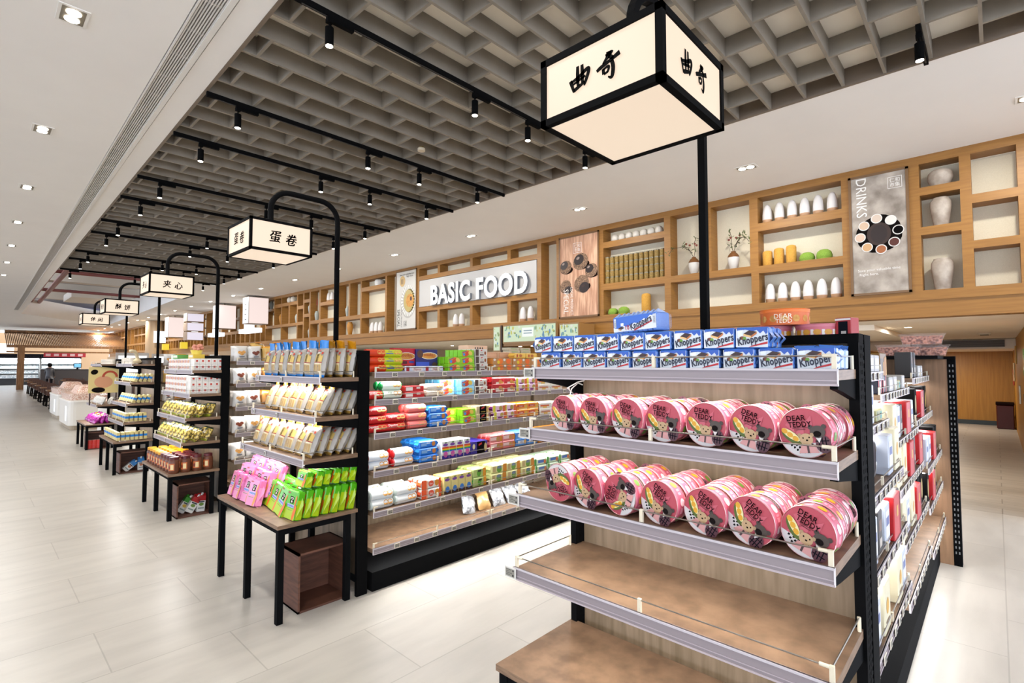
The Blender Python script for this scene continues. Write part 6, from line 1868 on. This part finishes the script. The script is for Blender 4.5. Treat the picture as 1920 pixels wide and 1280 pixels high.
# white rounded sweet islands with clear bins
for k, (x, y) in enumerate(((2.25, 18.2), (2.35, 21.9))):
    t = empty('sweets_island', (x, y, 0), 0, f'white rounded island display heaped with wrapped sweets, {("nearer", "farther")[k]} one', 'sweets display')
    out = []
    for sx, sy, a0 in ((1, 1, 0), (-1, 1, 90), (-1, -1, 180), (1, -1, 270)):
        for j in range(5):
            a = R_(a0 + 22.5 * j); out.append((sx * .3 + .15 * math.cos(a), sy * .85 + .15 * math.sin(a)))
    m = len(out)
    def ex(b, s, z0, z1, mm, s2=None):
        s2 = s2 or s
        b.add([(p[0] * s, p[1] * s, z0) for p in out] + [(p[0] * s2, p[1] * s2, z1) for p in out], [list(range(m)), list(range(m, 2 * m))] + [(j, (j + 1) % m, m + (j + 1) % m, m + j) for j in range(m)], mm)
    b = MB(); ex(b, .9, 0, .12, '#b9a88e'); b.build('plinth', t)
    b = MB(); ex(b, 1, .12, .72, '#e4dfd6'); ex(b, 1.03, .72, .76, '#efeae2'); b.build('cabinet', t)
    b = MB(); ex(b, .98, .76, .96, '#e9e4dct'); b.build('clear_bins', t)
    b = MB(); ex(b, .93, .762, .92, 'candy_mix', .96); ex(b, .6, .92, 1.12, 'candy_mix', .4); o = b.build('wrapped_sweets', t); o['kind'] = 'stuff'
    b = MB(); b.box(-.458, -.452, -.62, -.40, .22, .60, '#eef4ffe1.0'); b.build('lit_panel', t)
t = empty('sweets_tower', (2.5, 16.0, 0), 0, 'tiered stand of colourful snack bags before the white islands', 'display stand')
for q in range(3):
    b = MB(); b.cyl((0, 0, .72 + .22 * q), (0, 0, .74 + .22 * q), .32 - .07 * q, 20, '#e4dfd6'); b.build('tier', t)
    b = MB(); b.lathe([(.30 - .07 * q, .741 + .22 * q), (.27 - .07 * q, .84 + .22 * q), (.08, .92 + .22 * q), (.01, .93 + .22 * q)], 16, 'candy_mix' if q != 1 else 'goods_mix'); o = b.build('wrapped_sweets', t); o['kind'] = 'stuff'
b = MB(); b.cyl((0, 0, 0), (0, 0, .72), .28, 20, '#e4dfd6'); b.build('base', t)
# yellow tabletop lamps / lanterns far right
for k, y in enumerate((35.5, 31.8)):
    b = MB(); b.box(-.15, .15, -.15, .15, 0, .35, '#e8c83ae0.9'); tag(b.build('yellow_lantern', None, (7.949, y, 2.52)), f'small glowing yellow lantern on the far lattice, {("left", "right")[k]} one', 'lantern')
b = MB(); b.box(-.3, .3, -.02, .02, 0, .7, '#e8f2ffe1.3'); tag(b.build('lit_wall_sign', None, (7.799, 36.2, 2.95)), 'white glowing square sign beside the column far right', 'lit sign')

# ------------------------------------------------------------------ shopper seen from behind at the cafe
def person(loc, rz):
    t = empty('person', loc, rz, 'person in a dark coat with dark hair, standing among the cafe tables', 'person')
    me = bpy.data.meshes.new('body')
    V = [(0, 0, .95), (0, 0, 1.15), (0, .0, 1.38), (0, 0, 1.48), (0, .01, 1.60), (0, .01, 1.68),
         (.17, 0, 1.40), (.22, .02, 1.15), (.21, -.10, .95), (.20, -.17, .86),
         (-.17, 0, 1.40), (-.22, .02, 1.15), (-.21, -.08, .95), (-.20, -.14, .86),
         (.09, 0, .90), (.10, -.01, .50), (.10, .02, .10), (.10, -.12, .04), (-.09, 0, .90), (-.10, .02, .50), (-.10, .06, .10), (-.10, -.08, .04)]
    E = [(0, 1), (1, 2), (2, 3), (3, 4), (4, 5), (2, 6), (6, 7), (7, 8), (8, 9), (2, 10), (10, 11), (11, 12), (12, 13), (0, 14), (14, 15), (15, 16), (16, 17), (0, 18), (18, 19), (19, 20), (20, 21)]
    Rr = [.15, .14, .15, .06, .09, .085, .07, .05, .038, .035, .07, .05, .038, .035, .10, .065, .045, .035, .10, .065, .045, .035]
    me.from_pydata(V, E, []); o = bpy.data.objects.new('body', me); COL.objects.link(o)
    mod = o.modifiers.new('skin', 'SKIN')
    for k, v in enumerate(me.skin_vertices[0].data): v.radius = (Rr[k], Rr[k] * .8); v.use_root = (k == 0)
    o.modifiers.new('sub', 'SUBSURF').levels = 1
    ev = o.evaluated_get(bpy.context.evaluated_depsgraph_get()); m2 = bpy.data.meshes.new_from_object(ev)
    o.modifiers.clear(); o.data = m2
    for c in ('#4a4a50', '#c9a084', '#2a2a30'): m2.materials.append(M(c))
    for p in m2.polygons:
        z = p.center.z; p.material_index = 1 if (z > 1.46 or abs(p.center.x) > .16 and z < .92 and p.center.y < -.08) else (2 if z < .86 else 0); p.use_smooth = True
    o.parent = t
    b = MB(); b.lathe([(.05, 1.50), (.105, 1.56), (.11, 1.66), (.09, 1.73), (.03, 1.76), (.002, 1.765)], 14, '#1c1614', (0, .03, 0)); b.build('hair', t)
    b = MB(); b.lathe([(.20, .78), (.19, 1.0), (.185, 1.2), (.20, 1.35), (.12, 1.44), (.07, 1.46)], 16, '#5a5a60'); b.build('coat', t)
person((3.5, 42.6, 0), R_(160))
